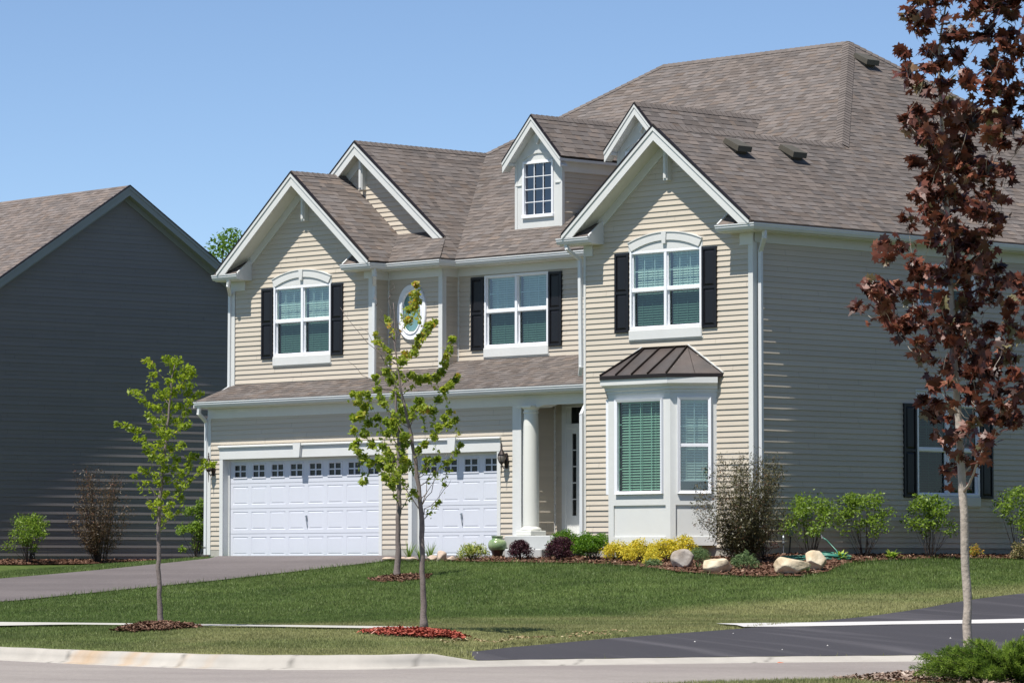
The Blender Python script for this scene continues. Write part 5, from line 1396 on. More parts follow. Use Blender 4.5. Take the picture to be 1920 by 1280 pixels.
def crown_tree(name, label, cat, u, v, trunk, clusters, dsd, tmpl, size, dens, lmat, bark, seed, group=None, base_r=.045, twig=.006, extra=(), tint_fn=None, slope=.85, up=.6, trunk_name='trunk', droop=.3, zoff=0.0, tvar=.16):
    """young tree: trunk [(du,dz,dv,r)], clusters [(cm along, cm up, cm radius)]"""
    rnd = random.Random(seed); r = np.random.default_rng(seed)
    x0, y0, z0 = xyz(u, v); base = np.array([x0, y0, z0 + zoff]); root = thing(name, tuple(base), label, cat, group)
    def W(du, dz, dv): return base + RH * du + VH * dv + np.array([0, 0, dz])
    mb = MB(); T = [(W(a, b, c), rr) for a, b, c, rr in trunk]
    # smooth the trunk polyline
    P = np.array([t[0] for t in T]); R_ = np.array([t[1] for t in T]); d = np.r_[0, np.cumsum(np.linalg.norm(np.diff(P, axis=0), axis=1))]
    tt = np.linspace(0, d[-1], 40); Pi = np.stack([np.interp(tt, d, P[:, i]) for i in range(3)], 1)
    Pi[1:-1] += (Pi[:-2] + Pi[2:] - 2 * Pi[1:-1]) * .5
    Pi[1:] += r.normal(0, base_r * .12, (39, 3)) * [1, 1, 0]; Ri = np.interp(tt, d, R_) * r.uniform(.95, 1.06, 40)
    Ri[0] *= 1.35; Ri[1] *= 1.1
    mb.tube([tuple(p) for p in Pi], list(Ri), 10)
    mb.build(trunk_name, bark, root, smooth=True)
    br = MB(); pos = []; tin = []
    nodes = [(Pi[k], Ri[k]) for k in range(len(Pi)) if Pi[k][2] > base[2] + trunk[1][1] * .8]
    cl = []
    for (cx, cz, cr) in clusters:
        cx, cz, cr = cx / 100., cz / 100., cr / 100.
        j = int(np.argmin(np.abs(Pi[:, 2] - (base[2] + cz)))); hx = (Pi[j] - base) @ RH
        lim = dsd * (1.0 if abs(cx - hx) < dsd * 1.4 else .6)
        dv = float(np.clip(r.normal(0, lim), -1.7 * lim, 1.7 * lim)); cl.append((math.hypot(cx - hx, dv), cx, cz, cr, W(cx, cz, dv)))
    cl.sort(key=lambda t: t[0])
    for (dist, cx, cz, cr, c) in cl:
        best = None
        for (p, rr) in nodes:
            d3 = c - p; h = math.hypot(d3[0], d3[1]); cost = np.linalg.norm(d3) + max(0, h * slope - d3[2]) * 1.6
            if best is None or cost < best[0]: best = (cost, p, rr)
        p, rr = best[1], best[2]; L = np.linalg.norm(c - p)
        r0 = min(rr * .55, twig * (.7 + 1.1 * L)); r1 = max(r0 * .4, twig * .3)
        limb(br, p, c, r0, r1, .10, 5, 5, rnd, .010)
        nodes.append((c, r1 * 1.6))
        n = max(4, int(dens * 9 * (cr / size + .35) ** 2))
        q = r.normal(0, 1, (n, 3)); q /= np.linalg.norm(q, axis=1)[:, None]; q *= (r.random(n) ** .45)[:, None] * cr * 1.08
        q[:, 2] *= .85
        pos.append(c + q); tin.append(np.clip((tint_fn(cx, cz) if tint_fn else .5) + r.normal(0, .10) + r.normal(0, tvar, n), 0, 1))
        na = int(L / size * dens * .9); ta = r.uniform(.35, 1, na)[:, None]
        pos.append(p * (1 - ta) + c * ta + r.normal(0, size * .55, (na, 3)) - np.array([0, 0, .05]) * L * (ta * (1 - ta)) * 2); tin.append(np.clip((tint_fn(cx, cz) if tint_fn else .5) + r.normal(0, .18, na), 0, 1))
        for k in range(min(n, 4)):
            limb(br, c - np.array([0, 0, cr * .3]), c + q[k], twig * .3, twig * .18, .05, 2, 3)
    for (a, b) in extra:           # bare limbs
        limb(br, W(*a), W(*b), twig * 1.1, twig * .3, .06, 6, 4, rnd, .02)
    br.build('branches', bark, root, smooth=True)
    pos = np.concatenate(pos); tin = np.concatenate(tin)
    leaves('foliage', pos, size, tmpl, lmat, root, seed, up=up, tint=tin, droop=droop)
    return root

LM_MAPLE = leaf_mat('crimson_leaf', [(0, (.028, .010, .006)), (.30, (.080, .024, .014)), (.58, (.155, .048, .028)), (.80, (.235, .090, .055)), (.93, (.17, .12, .055)), (1, (.19, .17, .09))], .45, .22, .4)  # greenish tan end stops stand in for the glossy leaf sheen
LM_LOCUST = leaf_mat('fresh_leaf', [(0, (.10, .15, .012)), (.5, (.23, .31, .018)), (.85, (.33, .40, .03)), (1, (.36, .32, .04))], .45, .5, .35)
LM_FRONT = leaf_mat('spring_maple_leaf', [(0, (.10, .15, .015)), (.4, (.24, .32, .03)), (.75, (.36, .38, .045)), (1, (.48, .27, .05))], .45, .5, .35)

mt = [(0, 0, 0, .050), (0, .25, 0, .044), (.005, .8, 0, .042), (-.02, 1.4, 0, .040), (-.04, 2.1, 0, .038), (-.08, 2.7, 0, .036), (-.12, 3.3, 0, .030), (-.15, 3.9, 0, .026), (-.16, 4.5, 0, .022), (-.20, 5.2, .05, .018), (-.24, 6.2, .05, .012), (-.1, 7.0, 0, .005)]
crown_tree('red_maple_tree', 'dark red-leaved young maple in front of the right side of the house', 'tree', 4.41, 39.0, mt,
           MAPLE_TOP + MAPLE_LOW, .40, MAPLEAF, .112, 1.6, LM_MAPLE, M['bark_pale'], 5, base_r=.045, twig=.010, tint_fn=lambda x, z: .48 - .08 * (z > 4.2), up=.55, droop=.55, tvar=.27)
lt = [(0, 0, 0, .040), (-.02, .5, 0, .032), (-.03, 1.4, 0, .027), (.01, 2.0, 0, .022), (.08, 2.7, 0, .016), (.14, 3.3, 0, .010), (.18, 3.55, 0, .004)]
crown_tree('young_tree', 'slim young tree with fresh bright green leaves in front of the left garage corner', 'tree', -4.72, 54.0, lt, LOCUST, .24, OVAL, .046, 2.1, LM_LOCUST, M['bark_grey'], 6, twig=.006,
           tint_fn=lambda x, z: .5, up=.7)
ft = [(0, 0, 0, .048), (-.01, .5, 0, .036), (-.03, 1.5, 0, .031), (-.09, 2.0, 0, .026), (-.16, 2.5, 0, .021), (-.28, 3.0, 0, .016), (-.35, 3.4, 0, .012), (-.38, 3.8, 0, .009), (-.38, 4.1, 0, .006), (-.40, 4.25, 0, .004)]
crown_tree('young_tree', 'taller thin street tree with sparse yellow green leaves rising from the red mulch', 'tree', -1.14, 52.1, ft, FRONT, .28, LOBED, .046, 3.1, LM_FRONT, M['bark_grey'], 7, twig=.006,
           tint_fn=lambda x, z: .38 + .30 * max(0, min(1, (z - 2.9) / 1.2)),
           extra=[((-.38, 3.75, 0), (-.62, 4.2, -.1)), ((-.62, 4.2, -.1), (-.63, 4.35, -.1)), ((-.38, 3.9, 0), (-.47, 4.3, .1)), ((-.47, 4.3, .1), (-.42, 4.52, .1)), ((-.36, 3.45, 0), (-.85, 3.95, .2)), ((-.36, 3.3, 0), (-1.1, 4.2, .2)),
                  ((-.3, 3.0, 0), (-1.0, 3.5, -.2)), ((-.03, 1.62, 0), (.22, 2.1, -.1)), ((-.03, 1.62, 0), (.3, 2.3, .1)), ((.0, 1.5, 0), (.35, 1.95, -.1)), ((-.05, 1.7, 0), (.15, 2.2, .1)), ((-.05, 1.55, 0), (-.55, 2.3, -.1)), ((.22, 2.1, -.1), (.42, 2.35, -.1))])
bt = [(0, 0, 0, .062), (.01, .6, 0, .050), (.03, 1.6, 0, .042), (.02, 2.4, 0, .034), (-.02, 3.0, 0, .024), (-.05, 3.6, 0, .012), (0, 3.9, 0, .005)]
crown_tree('young_tree', 'second young tree standing farther back on the lawn behind the tall street tree', 'tree', -2.08, 73.0, bt, BACK, .30, LOBED, .060, 2.6, LM_FRONT, M['bark_dark_grey'] if 'bark_dark_grey' in M else M['bark_grey'], 8, twig=.008,
           tint_fn=lambda x, z: .38, slope=.9)

# leafy tree far behind, between the two houses
def far_tree():
    r = np.random.default_rng(4); u, v = -9.6, 128.0
    x, y = to_xy(u, v); base = np.array([float(x), float(y), -.9]); root = thing('shade_tree', tuple(base), 'bright green treetop showing between the roofs of the two houses', 'tree')
    mb = MB(); mb.tube([tuple(base), tuple(base + [0, 0, 3.5]), tuple(base + [.3, .2, 8.5])], [.28, .2, .1], 8)
    br = MB(); pos = []
    for i in range(80):
        a = r.uniform(0, 2 * np.pi); f = r.random() ** .5; z = r.uniform(3.6, 11.0); R = 3.6 * math.sqrt(max(.05, 1 - ((z - 6.8) / 4.6) ** 2))
        c = base + [R * f * math.cos(a), R * f * math.sin(a), z]; limb(br, base + [0, 0, max(2, z - 2.5)], c, .05, .015, .05, 3, 4)
        n = 300; q = r.normal(0, 1, (n, 3)); q /= np.linalg.norm(q, axis=1)[:, None]; pos.append(c + q * (r.random(n) ** .4)[:, None] * r.uniform(.5, .9))
    mb.build('trunk', M['bark_grey'], root); br.build('branches', M['bark_grey'], root)
    leaves('foliage', np.concatenate(pos), .13, OVAL4, leaf_mat('far_leaf', [(0, (.04, .10, .012)), (.5, (.09, .18, .02)), (1, (.16, .26, .035))], .5, .35), root, 3, up=.5)
far_tree()

def shrub(name, label, cat, p, w, h, n, size, tmpl, lmat, stems=8, stemh=.3, seed=1, group=None, depth=None, lean=0.0, clusters=0, top=0.0, stemmat='bark_dark', up=.6, dome=False, stemr=.007, tint=None, leggy=.0, droop=.2):
    """bush at world point p; w,h metres"""
    r = np.random.default_rng(seed); rnd = random.Random(seed); base = np.array(p, float); root = thing(name, tuple(base), label, cat, group)
    depth = depth or w; mb = MB(); pos = []; out = []
    K = clusters or (60 if dome else 26)
    cs = []
    for i in range(K):
        a = r.uniform(0, 2 * np.pi); f = math.sqrt(r.random()); z = stemh * h + (h * (1 - stemh)) * (r.random() ** .8)
        t = (z / h - stemh) / (1 - stemh)
        if dome: f *= .93; z = h * math.sqrt(max(.04, 1 - f * f)) * (.90 - .55 * r.random() ** 2.2); R = f * .92
        else: R = f * (.55 + .45 * math.sin(math.pi * min(1, t * .8 + .25))) * (1 + top * t)
        c = base + RH * (R * w / 2 * math.cos(a) + lean * z) + VH * R * depth / 2 * math.sin(a) + np.array([0, 0, z]); cs.append((c, z, a, R))
    for i, (c, z, a, R) in enumerate(cs):
        foot = base + RH * .10 * w * math.cos(a) * r.random() + VH * .10 * w * math.sin(a) * r.random()
        if i < stems * 3: limb(mb, foot, c, stemr, stemr * .3, .10 * (-1 if leggy else .6), 4, 4, rnd, .008)
        m = max(3, int(n / K)); q = r.normal(0, 1, (m, 3)); q /= np.linalg.norm(q, axis=1)[:, None]
        rad = (w * (.115 if dome else .14) + .025) * r.uniform(.7, 1.25)
        q *= (r.random(m) ** .5)[:, None] * rad
        if leggy:
            # leaves run up along the stem
            t = r.random(m) ** .8; pts = foot * (1 - t[:, None]) + c * t[:, None]; low = t < leggy; t2 = np.where(low, t + leggy, t); pts = foot + (c - foot) * t2[:, None]
            pos.append(pts + q * .55)
        else:
            q[:, 2] *= .8; pos.append(c + q)
        out.append(q)
    pos = np.concatenate(pos); pos[:, 2] = np.maximum(pos[:, 2], base[2] + .02); oo = np.concatenate(out); oo /= np.linalg.norm(oo, axis=1)[:, None] + 1e-9
    mb.build('stems', M[stemmat], root)
    tn = None
    if tint is not None: tn = np.clip(r.normal(tint, .2, len(pos)), 0, 1)
    leaves('foliage', pos, size, tmpl, lmat, root, seed, up=up, outward=oo * .8, tint=tn, droop=droop)
    return root
def G(x, y, dz=.02): return (x, y, float(ground(x, y)) + dz)
def GUV(u, v, dz=.02): return xyz(u, v, dz)

LM_DARK = leaf_mat('bronze_leaf', [(0, (.028, .026, .012)), (.5, (.072, .066, .026)), (.8, (.120, .115, .042)), (1, (.18, .075, .04))], .45, .2, .4)
LM_RUST = leaf_mat('rusty_leaf', [(0, (.035, .024, .014)), (.45, (.085, .058, .028)), (.75, (.12, .078, .038)), (1, (.20, .080, .05))], .45, .2, .4)
LM_LILAC = leaf_mat('lilac_leaf', [(0, (.07, .12, .015)), (.5, (.15, .24, .025)), (1, (.28, .38, .05))], .45, .4, .35)
LM_BOX = leaf_mat('bright_green_leaf', [(0, (.03, .085, .006)), (.5, (.085, .19, .010)), (1, (.20, .33, .02))], .5, .3, .3)
LM_PURP = leaf_mat('purple_leaf', [(0, (.016, .005, .008)), (.5, (.045, .013, .020)), (1, (.10, .03, .04))], .5, .15, .3)
LM_YEL = leaf_mat('golden_leaf', [(0, (.15, .18, .02)), (.25, (.40, .36, .025)), (.7, (.68, .54, .045)), (1, (.68, .66, .12))], .55, .3, .25)
LM_SPI = leaf_mat('lime_leaf', [(0, (.09, .15, .02)), (.5, (.28, .34, .06)), (1, (.55, .50, .15))], .5, .3, .3)
LM_VAR = leaf_mat('variegated_leaf', [(0, (.07, .09, .03)), (.5, (.22, .20, .08)), (1, (.42, .30, .18))], .5, .2, .3)
LM_HOSTA = leaf_mat('hosta_leaf', [(0, (.16, .26, .03)), (.5, (.34, .46, .06)), (1, (.50, .58, .12))], .4, .35, .4)
LM_HERB = leaf_mat('herb_leaf', [(0, (.05, .10, .035)), (.5, (.12, .19, .07)), (1, (.22, .28, .12))], .55, .3, .3)

# ---- shrubs along the shaded side wall
for i, (y, w, h, lab, sd, tp) in enumerate(((.13, 1.10, 1.10, 'nearest the front corner, above the hose', 3, .1), (1.62, .95, 1.12, 'second from the front corner', 4, .3), (3.48, .95, 1.15, 'under the side window', 5, .0), (6.1, 1.15, 1.30, 'cut by the right picture edge', 6, .1))):
    shrub('lilac_shrub', 'bright green shrub at the shaded side wall, ' + lab, 'shrub', G(16.45, y), w, h, 2600, .052, OVAL4, LM_LILAC, 9, .38, sd, 'green shrubs along the side wall', top=tp, stemr=.005, tint=.5, clusters=44)
shrub('variegated_shrub', 'low shrub with cream and pink mottled leaves at the foot of the side wall', 'shrub', G(16.9, 5.75), .62, .36, 1400, .045, OVAL4, LM_VAR, 5, .1, 9)
shrub('small_orange_plant', 'small orange leaved plant at the side wall just right of the maple trunk', 'plant', G(16.5, 4.72), .26, .24, 260, .04, OVAL4, LM_FRONT, 3, .1, 10, tint=.9)
# ---- bronze bushes
shrub('bronze_shrub', 'big airy bush with dark bronze leaves at the front corner beside the bay window', 'shrub', GUV(4.12, 72.0), 1.70, 2.0, 30000, .050, NARROW, LM_DARK, 26, .30, 12, top=.35, leggy=.16, clusters=120, stemr=.005, up=.4, lean=.03)
shrub('bronze_shrub', 'dark bronze leaved bush against the neighbouring grey wall', 'shrub', G(-11.7, 5.45), 1.75, 2.35, 9000, .055, NARROW, LM_RUST, 14, .35, 13, top=.3, leggy=.22, clusters=60, stemr=.009, up=.4)
shrub('lilac_shrub', 'rounded green bush against the grey wall at the left edge of the picture', 'shrub', G(-11.6, 3.25), 1.15, 1.05, 3600, .05, OVAL4, LM_LILAC, 9, .3, 14)
shrub('lilac_shrub', 'narrow green bush half hidden behind the left corner of the garage', 'shrub', G(-1.82, .5), .70, 1.25, 3000, .055, OVAL4, LM_LILAC, 7, .15, 15)
# ---- front bed
shrub('spirea_shrub', 'low yellow green mound left of the glazed pot', 'shrub', GUV(-.74, 77.9), .68, .33, 2200, .036, OVAL4, LM_SPI, 5, .1, 20, dome=True)
shrub('barberry_shrub', 'small dark purple bush in front of the porch step', 'shrub', GUV(.15, 77.0), .50, .40, 4200, .030, OVAL4, LM_PURP, 6, .1, 21, group=None, dome=True, up=.3)
shrub('barberry_shrub', 'larger dark purple bush in front of the bright green one by the porch', 'shrub', GUV(.92, 76.1), .62, .46, 6000, .030, OVAL4, LM_PURP, 6, .1, 22, dome=True, up=.3)
shrub('spirea_shrub', 'bright green mound mostly hidden behind the larger purple bush', 'shrub', GUV(1.03, 77.1), .70, .54, 9000, .028, OVAL4, LM_BOX, 6, .1, 23, dome=True, up=.3)
shrub('spirea_shrub', 'dense bright green mound left of the bay window', 'shrub', GUV(1.53, 75.5), .84, .55, 15000, .028, OVAL4, LM_BOX, 6, .1, 24, dome=True, up=.3, clusters=44)
shrub('spirea_shrub', 'small green mound behind the golden bushes under the bay window', 'shrub', GUV(2.42, 75.0), .54, .46, 6000, .028, OVAL4, LM_BOX, 5, .1, 25, dome=True, up=.3)
for i, (u, v, w, h, lab) in enumerate(((1.98, 74.6, .72, .36, 'leftmost of the row'), (2.36, 74.0, .74, .42, 'second from the left'), (2.78, 73.5, .74, .42, 'behind the grey boulder'), (3.10, 73.4, .66, .50, 'rightmost of the row'), (2.52, 72.8, .34, .22, 'small one at the front'))):
    shrub('golden_shrub', 'golden yellow bush under the bay window, ' + lab, 'shrub', GUV(u, v), w, h, 2900 if w > .5 else 600, .034, OVAL4, LM_YEL, 5, .08, 30 + i, 'golden bushes under the bay window', dome=True, up=.5)
shrub('herb_clump', 'grey green mound of fine leaves behind the boulders at the bay corner', 'plant', GUV(3.36, 72.2), .46, .30, 1800, .036, NARROW, LM_HERB, 4, .05, 36, dome=True, up=.2)
shrub('herb_clump', 'low greyish clump in front of the big bronze bush', 'plant', GUV(4.08, 70.3), .52, .30, 1600, .045, NARROW, LM_HERB, 4, .05, 37, dome=True, up=.1)
shrub('herb_clump', 'tiny green clump at the foot of the golden bushes', 'plant', GUV(2.52, 72.1), .36, .13, 600, .032, OVAL4, LM_HERB, 3, .05, 38, dome=True)
shrub('barberry_shrub', 'low reddish bush in the shade right of the big bronze bush', 'shrub', GUV(4.55, 73.0), .50, .55, 1600, .035, OVAL4, leaf_mat('reddish_leaf', [(0, (.03, .010, .008)), (.5, (.09, .030, .022)), (1, (.16, .06, .04))], .5, .2), 6, .1, 39)

def blades_plant(name, label, p, n, L, w, lmat, seed, spread=.5, cat='plant', group=None, arch=.6):
    r = np.random.default_rng(seed); base = np.array(p, float); root = thing(name, tuple(base), label, cat, group); V = []; F = []; C = []; t = []
    for i in range(n):
        a = r.uniform(0, 2 * np.pi); l = L * r.uniform(.6, 1.15); sp = spread * r.uniform(.2, 1); d = np.array([math.cos(a), math.sin(a), 0]); s = np.array([-d[1], d[0], 0]); K = 4; b = len(V)
        for k in range(K + 1):
            q = k / K; c = base + d * (.02 + sp * l * q * (.5 + arch * q)) + np.array([0, 0, l * (q - arch * .55 * q * q * sp * 1.6)]); ww = w * (1 - q) ** .7 * (.5 + min(1, q * 4) * .5) / 2
            V += [c - s * ww, c + s * ww]
        tt = r.random()
        for k in range(K): F += [b + 2 * k, b + 2 * k + 1, b + 2 * k + 3, b + 2 * k + 2]; C.append(4); t.append(tt)
    np_object('leaves', V, F, C, lmat, root, tint=np.stack([t] * 3, 1))
    return root
LM_LILY = leaf_mat('lily_leaf', [(0, (.07, .14, .02)), (.5, (.16, .26, .035)), (1, (.30, .40, .07))], .45, .4, .4)
blades_plant('daylily', 'tuft of upright strap leaves in front of the post between the garage doors', GUV(-2.03, 79.3), 34, .44, .022, LM_LILY, 1, .6, group='strap leaved tufts by the garage')
blades_plant('daylily', 'tuft of strap leaves just left of the street tree trunk by the single garage door', GUV(-1.80, 78.9), 26, .40, .022, LM_LILY, 2, .6, group='strap leaved tufts by the garage')
blades_plant('daylily', 'tuft of strap leaves right of the street tree trunk by the single garage door', GUV(-1.60, 78.7), 30, .44, .022, LM_LILY, 3, .6, group='strap leaved tufts by the garage')
for k, (u, v, lab) in enumerate(((to_uv(17.25, .05)[0], to_uv(17.25, .05)[1], 'lime green low leafy plant beside the coiled hose'), (to_uv(16.9, 1.85)[0], to_uv(16.9, 1.85)[1], 'lime green low leafy plant between the second and third wall shrubs'))):
    blades_plant('hosta', lab, GUV(u, v), 26, .24, .10, LM_HOSTA, 10 + k, 1.1, arch=.9)
blades_plant('bulb_leaves', 'few upright green leaves between the pale boulders', GUV(5.12, 69.6), 12, .20, .03, LM_HERB, 20, .5)
blades_plant('bulb_leaves', 'few short leaves at the foot of the grey boulder', GUV(3.28, 70.9), 14, .16, .025, LM_HERB, 21, .6)

# ---- juniper in front --------------------------------------------------------------
def juniper():
    r = np.random.default_rng(2); base = np.array(xyz(4.62, 37.0, 0)); root = thing('juniper_bush', tuple(base), 'spreading feathery green juniper bush at the bottom right corner', 'shrub')
    mb = MB(); pos = []; dirs = []; tint = []
    for i in range(300):
        a = r.uniform(0, 2 * np.pi); R = math.sqrt(r.random()); L = .72 * R + .08
        tip = base + RH * math.cos(a) * L * 1.15 + VH * math.sin(a) * L * .9 + np.array([0, 0, .44 * (1 - .5 * R * R) * r.uniform(.35, 1.0)])
        foot = base + np.array([0, 0, .03]); limb(mb, foot, tip, .010, .003, .0, 4, 4)
        d = tip - foot; d /= np.linalg.norm(d)
        n = 260; t = .45 + .60 * r.random(n) ** .7
        c = foot + (tip - foot) * t[:, None]; q = r.normal(0, 1, (n, 3)); q -= d * (q @ d)[:, None] * .4; q /= np.linalg.norm(q, axis=1)[:, None]
        rad = .085 * (1.25 - t); pos.append(c + q * (rad * r.random(n))[:, None]); dirs.append(d[None] * .75 + q * .8 + r.normal(0, .25, (n, 3))); tint.append(np.clip(.30 + .45 * (t - .45) + r.normal(0, .13, n) + .12 * r.normal(), 0, 1))
    mb.build('branches', M['bark_dark'], root)
    pos = np.concatenate(pos); D = np.concatenate(dirs); D /= np.linalg.norm(D, axis=1)[:, None]; t = np.concatenate(tint); n = len(pos)
    s = np.cross(D, r.normal(0, 1, (n, 3))); s /= np.linalg.norm(s, axis=1)[:, None]; L = r.uniform(.018, .042, n)[:, None]; w = .0030
    V = np.stack([pos - s * w, pos + s * w, pos + D * L + s * w * .3, pos + D * L - s * w * .3], 1).reshape(-1, 3)
    np_object('foliage', V, np.arange(4 * n), np.full(n, 4), leaf_mat('juniper_needle', [(0, (.035, .075, .012)), (.4, (.11, .18, .022)), (.75, (.20, .29, .035)), (1, (.32, .40, .07))], .55, .3, .3), root, tint=np.stack([t] * 3, 1))
juniper()

# ---- boulders ------------------------------------------------------------------------
def rock(name, label, p, sx, sy, sz, seed, m, group=None, rot=0, flat=.25, sub=4):
    import bmesh
    from mathutils import noise
    bm = bmesh.new(); bmesh.ops.create_icosphere(bm, subdivisions=sub, radius=1)
    rnd = random.Random(seed); planes = []
    for i in range(14):
        n = Vector((rnd.gauss(0, 1), rnd.gauss(0, 1), rnd.gauss(0, .8))).normalized(); planes.append((n, rnd.uniform(.60, .90)))
    for v in bm.verts:
        c = v.co.copy()
        for n, d in planes:
            k = c.dot(n)
            if k > d: c -= n * (k - d) * .93
        c *= 1 + .07 * noise.noise(c * 1.6 + Vector((seed, 0, 0))) + .03 * noise.noise(c * 5 + Vector((0, seed, 0))) + .012 * noise.noise(c * 13)
        c.x *= sx; c.y *= sy; c.z *= sz
        x, y = c.x * math.cos(rot) - c.y * math.sin(rot), c.x * math.sin(rot) + c.y * math.cos(rot)
        v.co = (x, y, c.z + sz * (1 - flat))
    me = bpy.data.meshes.new(name); bm.to_mesh(me); bm.free(); me.materials.append(m)
    for q in me.polygons: q.use_smooth = True
    o = bpy.data.objects.new(name, me); o.location = p; COL.objects.link(o); tag(o, label, 'rock', group); return o
RK1 = mat('tan_boulder', (.50, .385, .245), .85, .16, 6, .2, bump=1.0, bscale=22, col2=(.60, .53, .40), scale2=3)
RK2 = mat('grey_boulder', (.26, .215, .175), .85, .14, 6, .2, bump=1.0, bscale=22, col2=(.42, .39, .35), scale2=3.5)
SR = math.radians(46.6)
rock('boulder', 'grey brown rounded boulder at the front of the golden bushes', GUV(3.02, 71.3), .235, .21, .19, 3, RK2, 'boulders in the front bed', SR)
rock('boulder', 'pale tan boulder with flat top in the middle, left of the big bronze bush', GUV(3.56, 69.75), .31, .24, .155, 5, RK1, 'boulders in the front bed', SR)
rock('boulder', 'long pale boulder, left one of the touching pair right of the bronze bush', GUV(4.78, 69.1), .34, .25, .18, 8, RK1, 'boulders in the front bed', SR)
rock('boulder', 'pale orange boulder, right one of the touching pair right of the bronze bush', GUV(5.28, 70.0), .24, .24, .20, 12, RK1, 'boulders in the front bed', SR)
RK3 = mat('pink_stone', (.50, .39, .31), .85, .12, 8, .2, bump=.7, bscale=25)
for i, (u, v, a, b, c, lab) in enumerate(((-2.42, 79.55, .16, .10, .05, 'leftmost flat edging stone by the garage post'), (-2.20, 79.3, .13, .10, .05, 'second flat edging stone by the garage post'), (-1.98, 79.0, .12, .10, .055, 'flat edging stone under the left strap leaved tuft'),
                                   (-1.55, 78.5, .13, .1, .07, 'low edging stone right of the street tree trunk'), (-1.38, 78.35, .12, .12, .12, 'round pinkish edging stone, tallest of the small ones'), (-1.18, 78.1, .10, .10, .06, 'last small edging stone before the yellow green mound'))):
    rock('edging_stone', lab, GUV(u, v, .02), a, b, c, 20 + i, RK3, 'small stones edging the bed', SR, .3, 3)

# ---- pot, lanterns, hose, pipes ----------------------------------------------------------
def pot():
    x, y, z = 8.76, -.50, .0
    root = thing('garden_pot', (x, y, z), 'green glazed urn with dark brown base beside the single garage door', 'pot')
    mb = MB(); mb.lathe([(0, 0), (.085, 0), (.09, .02), (.10, .10), (.12, .20), (.155, .24)], (x, y, z), 28, sz=.74)
    mb.build('pot_base', mat('brown_glaze', (.045, .02, .018), .3, .3, 14, .5), root, smooth=True)
    mb = MB(); mb.lathe([(.152, .235), (.178, .29), (.186, .36), (.178, .43), (.150, .485), (.112, .51), (.106, .54), (.112, .585), (.122, .60), (.118, .605), (.100, .59), (.095, .54), (.0, .53)], (x, y, z), 28, sz=.74)
    mb.build('pot_body', mat('green_glaze', (.14, .23, .10), .22, .22, 12, .6, col2=(.26, .33, .17), scale2=7), root, smooth=True)
pot()
def lantern(x, label, side=0):
    y = -.03; z = 1.98
    root = thing('wall_lantern', (x, y, z), label, 'lantern', 'wall lanterns beside the garage doors')
    mb = MB()
    mb.lathe([(0, .155), (.022, .15), (.055, .03), (.06, .0), (.055, -.03), (.022, -.14), (0, -.15)], (x, y - .0, z - .05), 12)
    mb.box(x - .04, x + .04, y - .012, y + .01, z - .20, z + .08, .006)
    mb.tube([(x, y, z - .16), (x, y - .08, z - .20), (x, y - .13, z - .12)], .010, 6)
    mb.tube([(x, y - .13, z - .34), (x, y - .13, z - .10)], [.004, .014], 8)
    mb.build('bracket', M['darkmetal'], root)
    c = (x, y - .13, z)
    mb = MB(); mb.lathe([(.014, -.13), (.045, -.10), (.050, -.085), (.072, .05), (.080, .06), (.078, .07), (.035, .14), (.022, .17), (.012, .19), (.022, .21), (.008, .24), (.016, .255), (.003, .30)], c, 12)
    for k in range(6):
        a = 2 * math.pi * k / 6; mb.tube([(c[0] + .050 * math.cos(a), c[1] + .050 * math.sin(a), c[2] - .09), (c[0] + .082 * math.cos(a), c[1] + .082 * math.sin(a), c[2] - .01), (c[0] + .074 * math.cos(a), c[1] + .074 * math.sin(a), c[2] + .06)], .004, 4)
    mb.build('lamp_frame', M['darkmetal'], root)
    mb = MB(); mb.lathe([(.046, -.085), (.078, -.01), (.070, .052)], c, 16); mb.build('lamp_glass', mat('seeded_glass', (.20, .17, .15), .2, .2, 30, .6), root, smooth=True)
lantern(-.60, 'dark bronze lantern on the narrow strip at the left corner of the garage')
lantern(5.20, 'dark bronze lantern on the post between the two garage doors, behind the trees')
lantern(8.52, 'dark bronze lantern right of the single garage door')

def coil(cx, cy, r0, turns, label, name='hose_coil', seed=1):
    r = random.Random(seed); pts = []; n = int(turns * 20)
    for i in range(n + 1):
        a = 2 * math.pi * i / 20; R = r0 * (1 + .06 * math.sin(i * .31)) - .035 * (i / 20 % 3)
        x = cx + R * math.cos(a) + .03 * math.sin(i * .13); y = cy + R * math.sin(a) * 1.0; pts.append((x, y, float(ground(x, y)) + .05 + .016 * (i // 20) + .006 * math.sin(i)))
    return pts
hm = mat('green_hose', (.05, .22, .16), .35, .15, 6, .5)
hose = thing('garden_hose', G(16.9, .0), 'green garden hose coiled on the mulch at the side wall', 'hose')
mb = MB(); mb.tube(coil(17.0, .05, .36, 6, ''), .012, 6); mb.tube(coil(16.95, -.85, .34, 3, '', seed=2), .012, 6)
mb.tube([(16.95, -.52, float(ground(16.95, -.5)) + .05), (16.8, -.4, float(ground(16.8, -.4)) + .05), (16.9, -.3, float(ground(16.9, -.3)) + .06)], .012, 6)
mb.tube([(15.86, 1.08, .40), (15.95, 1.12, .34), (16.1, 1.22, .15), (16.5, .9, .0), (16.9, .42, float(ground(16.9, .42)) + .05)], .012, 6); mb.build('hose', hm, hose, smooth=True)
mb = MB(); mb.tube([(15.76, 1.08, .42), (15.86, 1.08, .42), (15.88, 1.08, .37)], .018, 8); mb.box(15.83, 15.86, 1.05, 1.11, .44, .46); mb.build('spigot', M['steel'], hose)
pp = thing('gas_pipe', (15.84, .04, .05), 'thin grey pipe with a round fitting rising beside the front corner on the side wall', 'pipe')
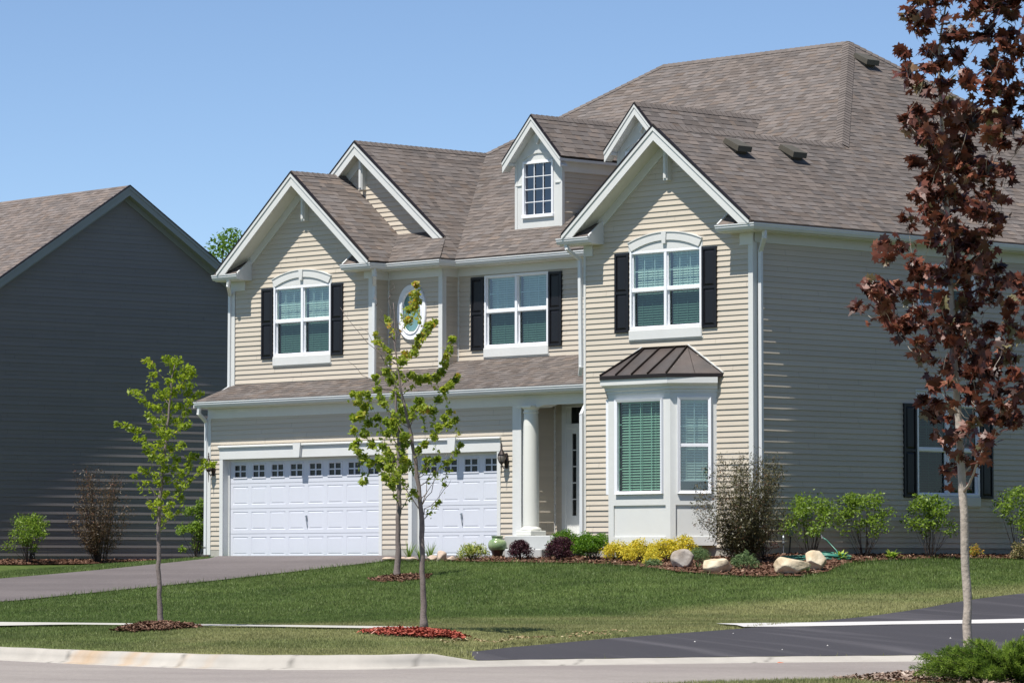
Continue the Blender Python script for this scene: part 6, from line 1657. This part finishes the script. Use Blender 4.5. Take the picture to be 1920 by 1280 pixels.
mb = MB(); mb.tube([(15.86, .04, 0), (15.86, .04, .72)], .011, 8); mb.lathe([(.012, -.05), (.03, -.02), (.03, .03), (.012, .06)], (15.86, .04, .36), 10); mb.lathe([(.012, -.03), (.035, -.01), (.035, .02), (.012, .03)], (15.86, .04, .29), 10); mb.build('pipe', M['steel'], pp)
pp = thing('cable_box', (15.80, .30, .1), 'small grey utility box with a black cable going down the side wall', 'utility box')
mb = MB(); mb.box(15.77, 15.84, .24, .34, .40, .64, .008); mb.build('box', M['steel'], pp)
mb = MB(); mb.tube([(15.81, .29, .40), (15.81, .27, .2), (15.82, .22, .0)], .012, 6); mb.build('cable', M['black'], pp)
pp = thing('outdoor_outlet', (15.77, .82, .8), 'small grey outlet cover on the side wall above the hose', 'outlet')
mb = MB(); mb.box(15.775, 15.81, .72, .92, .72, .84, .008); mb.build('cover', M['steel'], pp)
mb = MB(); u, v = 3.3, 49.9; x, y, z = xyz(u, v, .03)
mb.mesh([(x - .03, y - .05, z), (x + .04, y - .02, z + .004), (x + .05, y + .05, z + .02), (x - .02, y + .04, z + .025), (x + .01, y, z + .03)], [(0, 1, 4), (1, 2, 4), (2, 3, 4), (3, 0, 4)])
o = mb.build('dry_leaf', mat('dry_leaf', (.45, .13, .06), .7), None); tag(o, 'curled orange dead leaf on the dark driveway', 'leaf')

# ================================================================ LIGHT AND CAMERA
EL = math.radians(63.5)
AZX = math.radians(3.0)          # the sun stands almost square to the house front, a hair to its right
sun_dir = Vector((math.sin(AZX) * math.cos(EL), -math.cos(AZX) * math.cos(EL), math.sin(EL)))   # towards the sun
sd = bpy.data.lights.new('sun', 'SUN'); sd.energy = 5.0; sd.angle = math.radians(.53); sd.color = (1, .955, .89)
so = bpy.data.objects.new('sun', sd); so.rotation_euler = (-sun_dir).to_track_quat('-Z', 'Y').to_euler(); so.location = (20, -30, 40); COL.objects.link(so)
w = bpy.data.worlds.new('World'); scene.world = w; w.use_nodes = True; nt = w.node_tree
bg = nt.nodes['Background']; sky = nt.nodes.new('ShaderNodeTexSky'); sky.sky_type = 'NISHITA'; sky.sun_disc = False
sky.sun_elevation = EL; sky.sun_rotation = math.atan2(sun_dir.x, sun_dir.y); sky.altitude = 0; sky.air_density = .58; sky.dust_density = 0.0; sky.ozone_density = 2.6
nt.links.new(sky.outputs['Color'], bg.inputs['Color']); bg.inputs['Strength'].default_value = .103
cam = bpy.data.cameras.new('camera'); cam.sensor_width = 36; cam.lens = 7528 / 1920 * 36; cam.clip_start = .5; cam.clip_end = 6000
co = bpy.data.objects.new('camera', cam); COL.objects.link(co); scene.camera = co
co.location = (66.078, -54.309, -.134)
yaw = math.radians(46.6); pit = math.radians(3.193)
fwd = Vector((-math.sin(yaw) * math.cos(pit), math.cos(yaw) * math.cos(pit), math.sin(pit)))
co.rotation_euler = fwd.to_track_quat('-Z', 'Y').to_euler()
scene.view_settings.view_transform = 'Standard'; scene.view_settings.look = 'None'; scene.view_settings.gamma = 1; scene.view_settings.exposure = .45
scene.view_settings.use_curve_mapping = False
scene.render.film_transparent = False
try:
    scene.cycles.max_bounces = 6; scene.cycles.transparent_max_bounces = 12
except Exception: pass
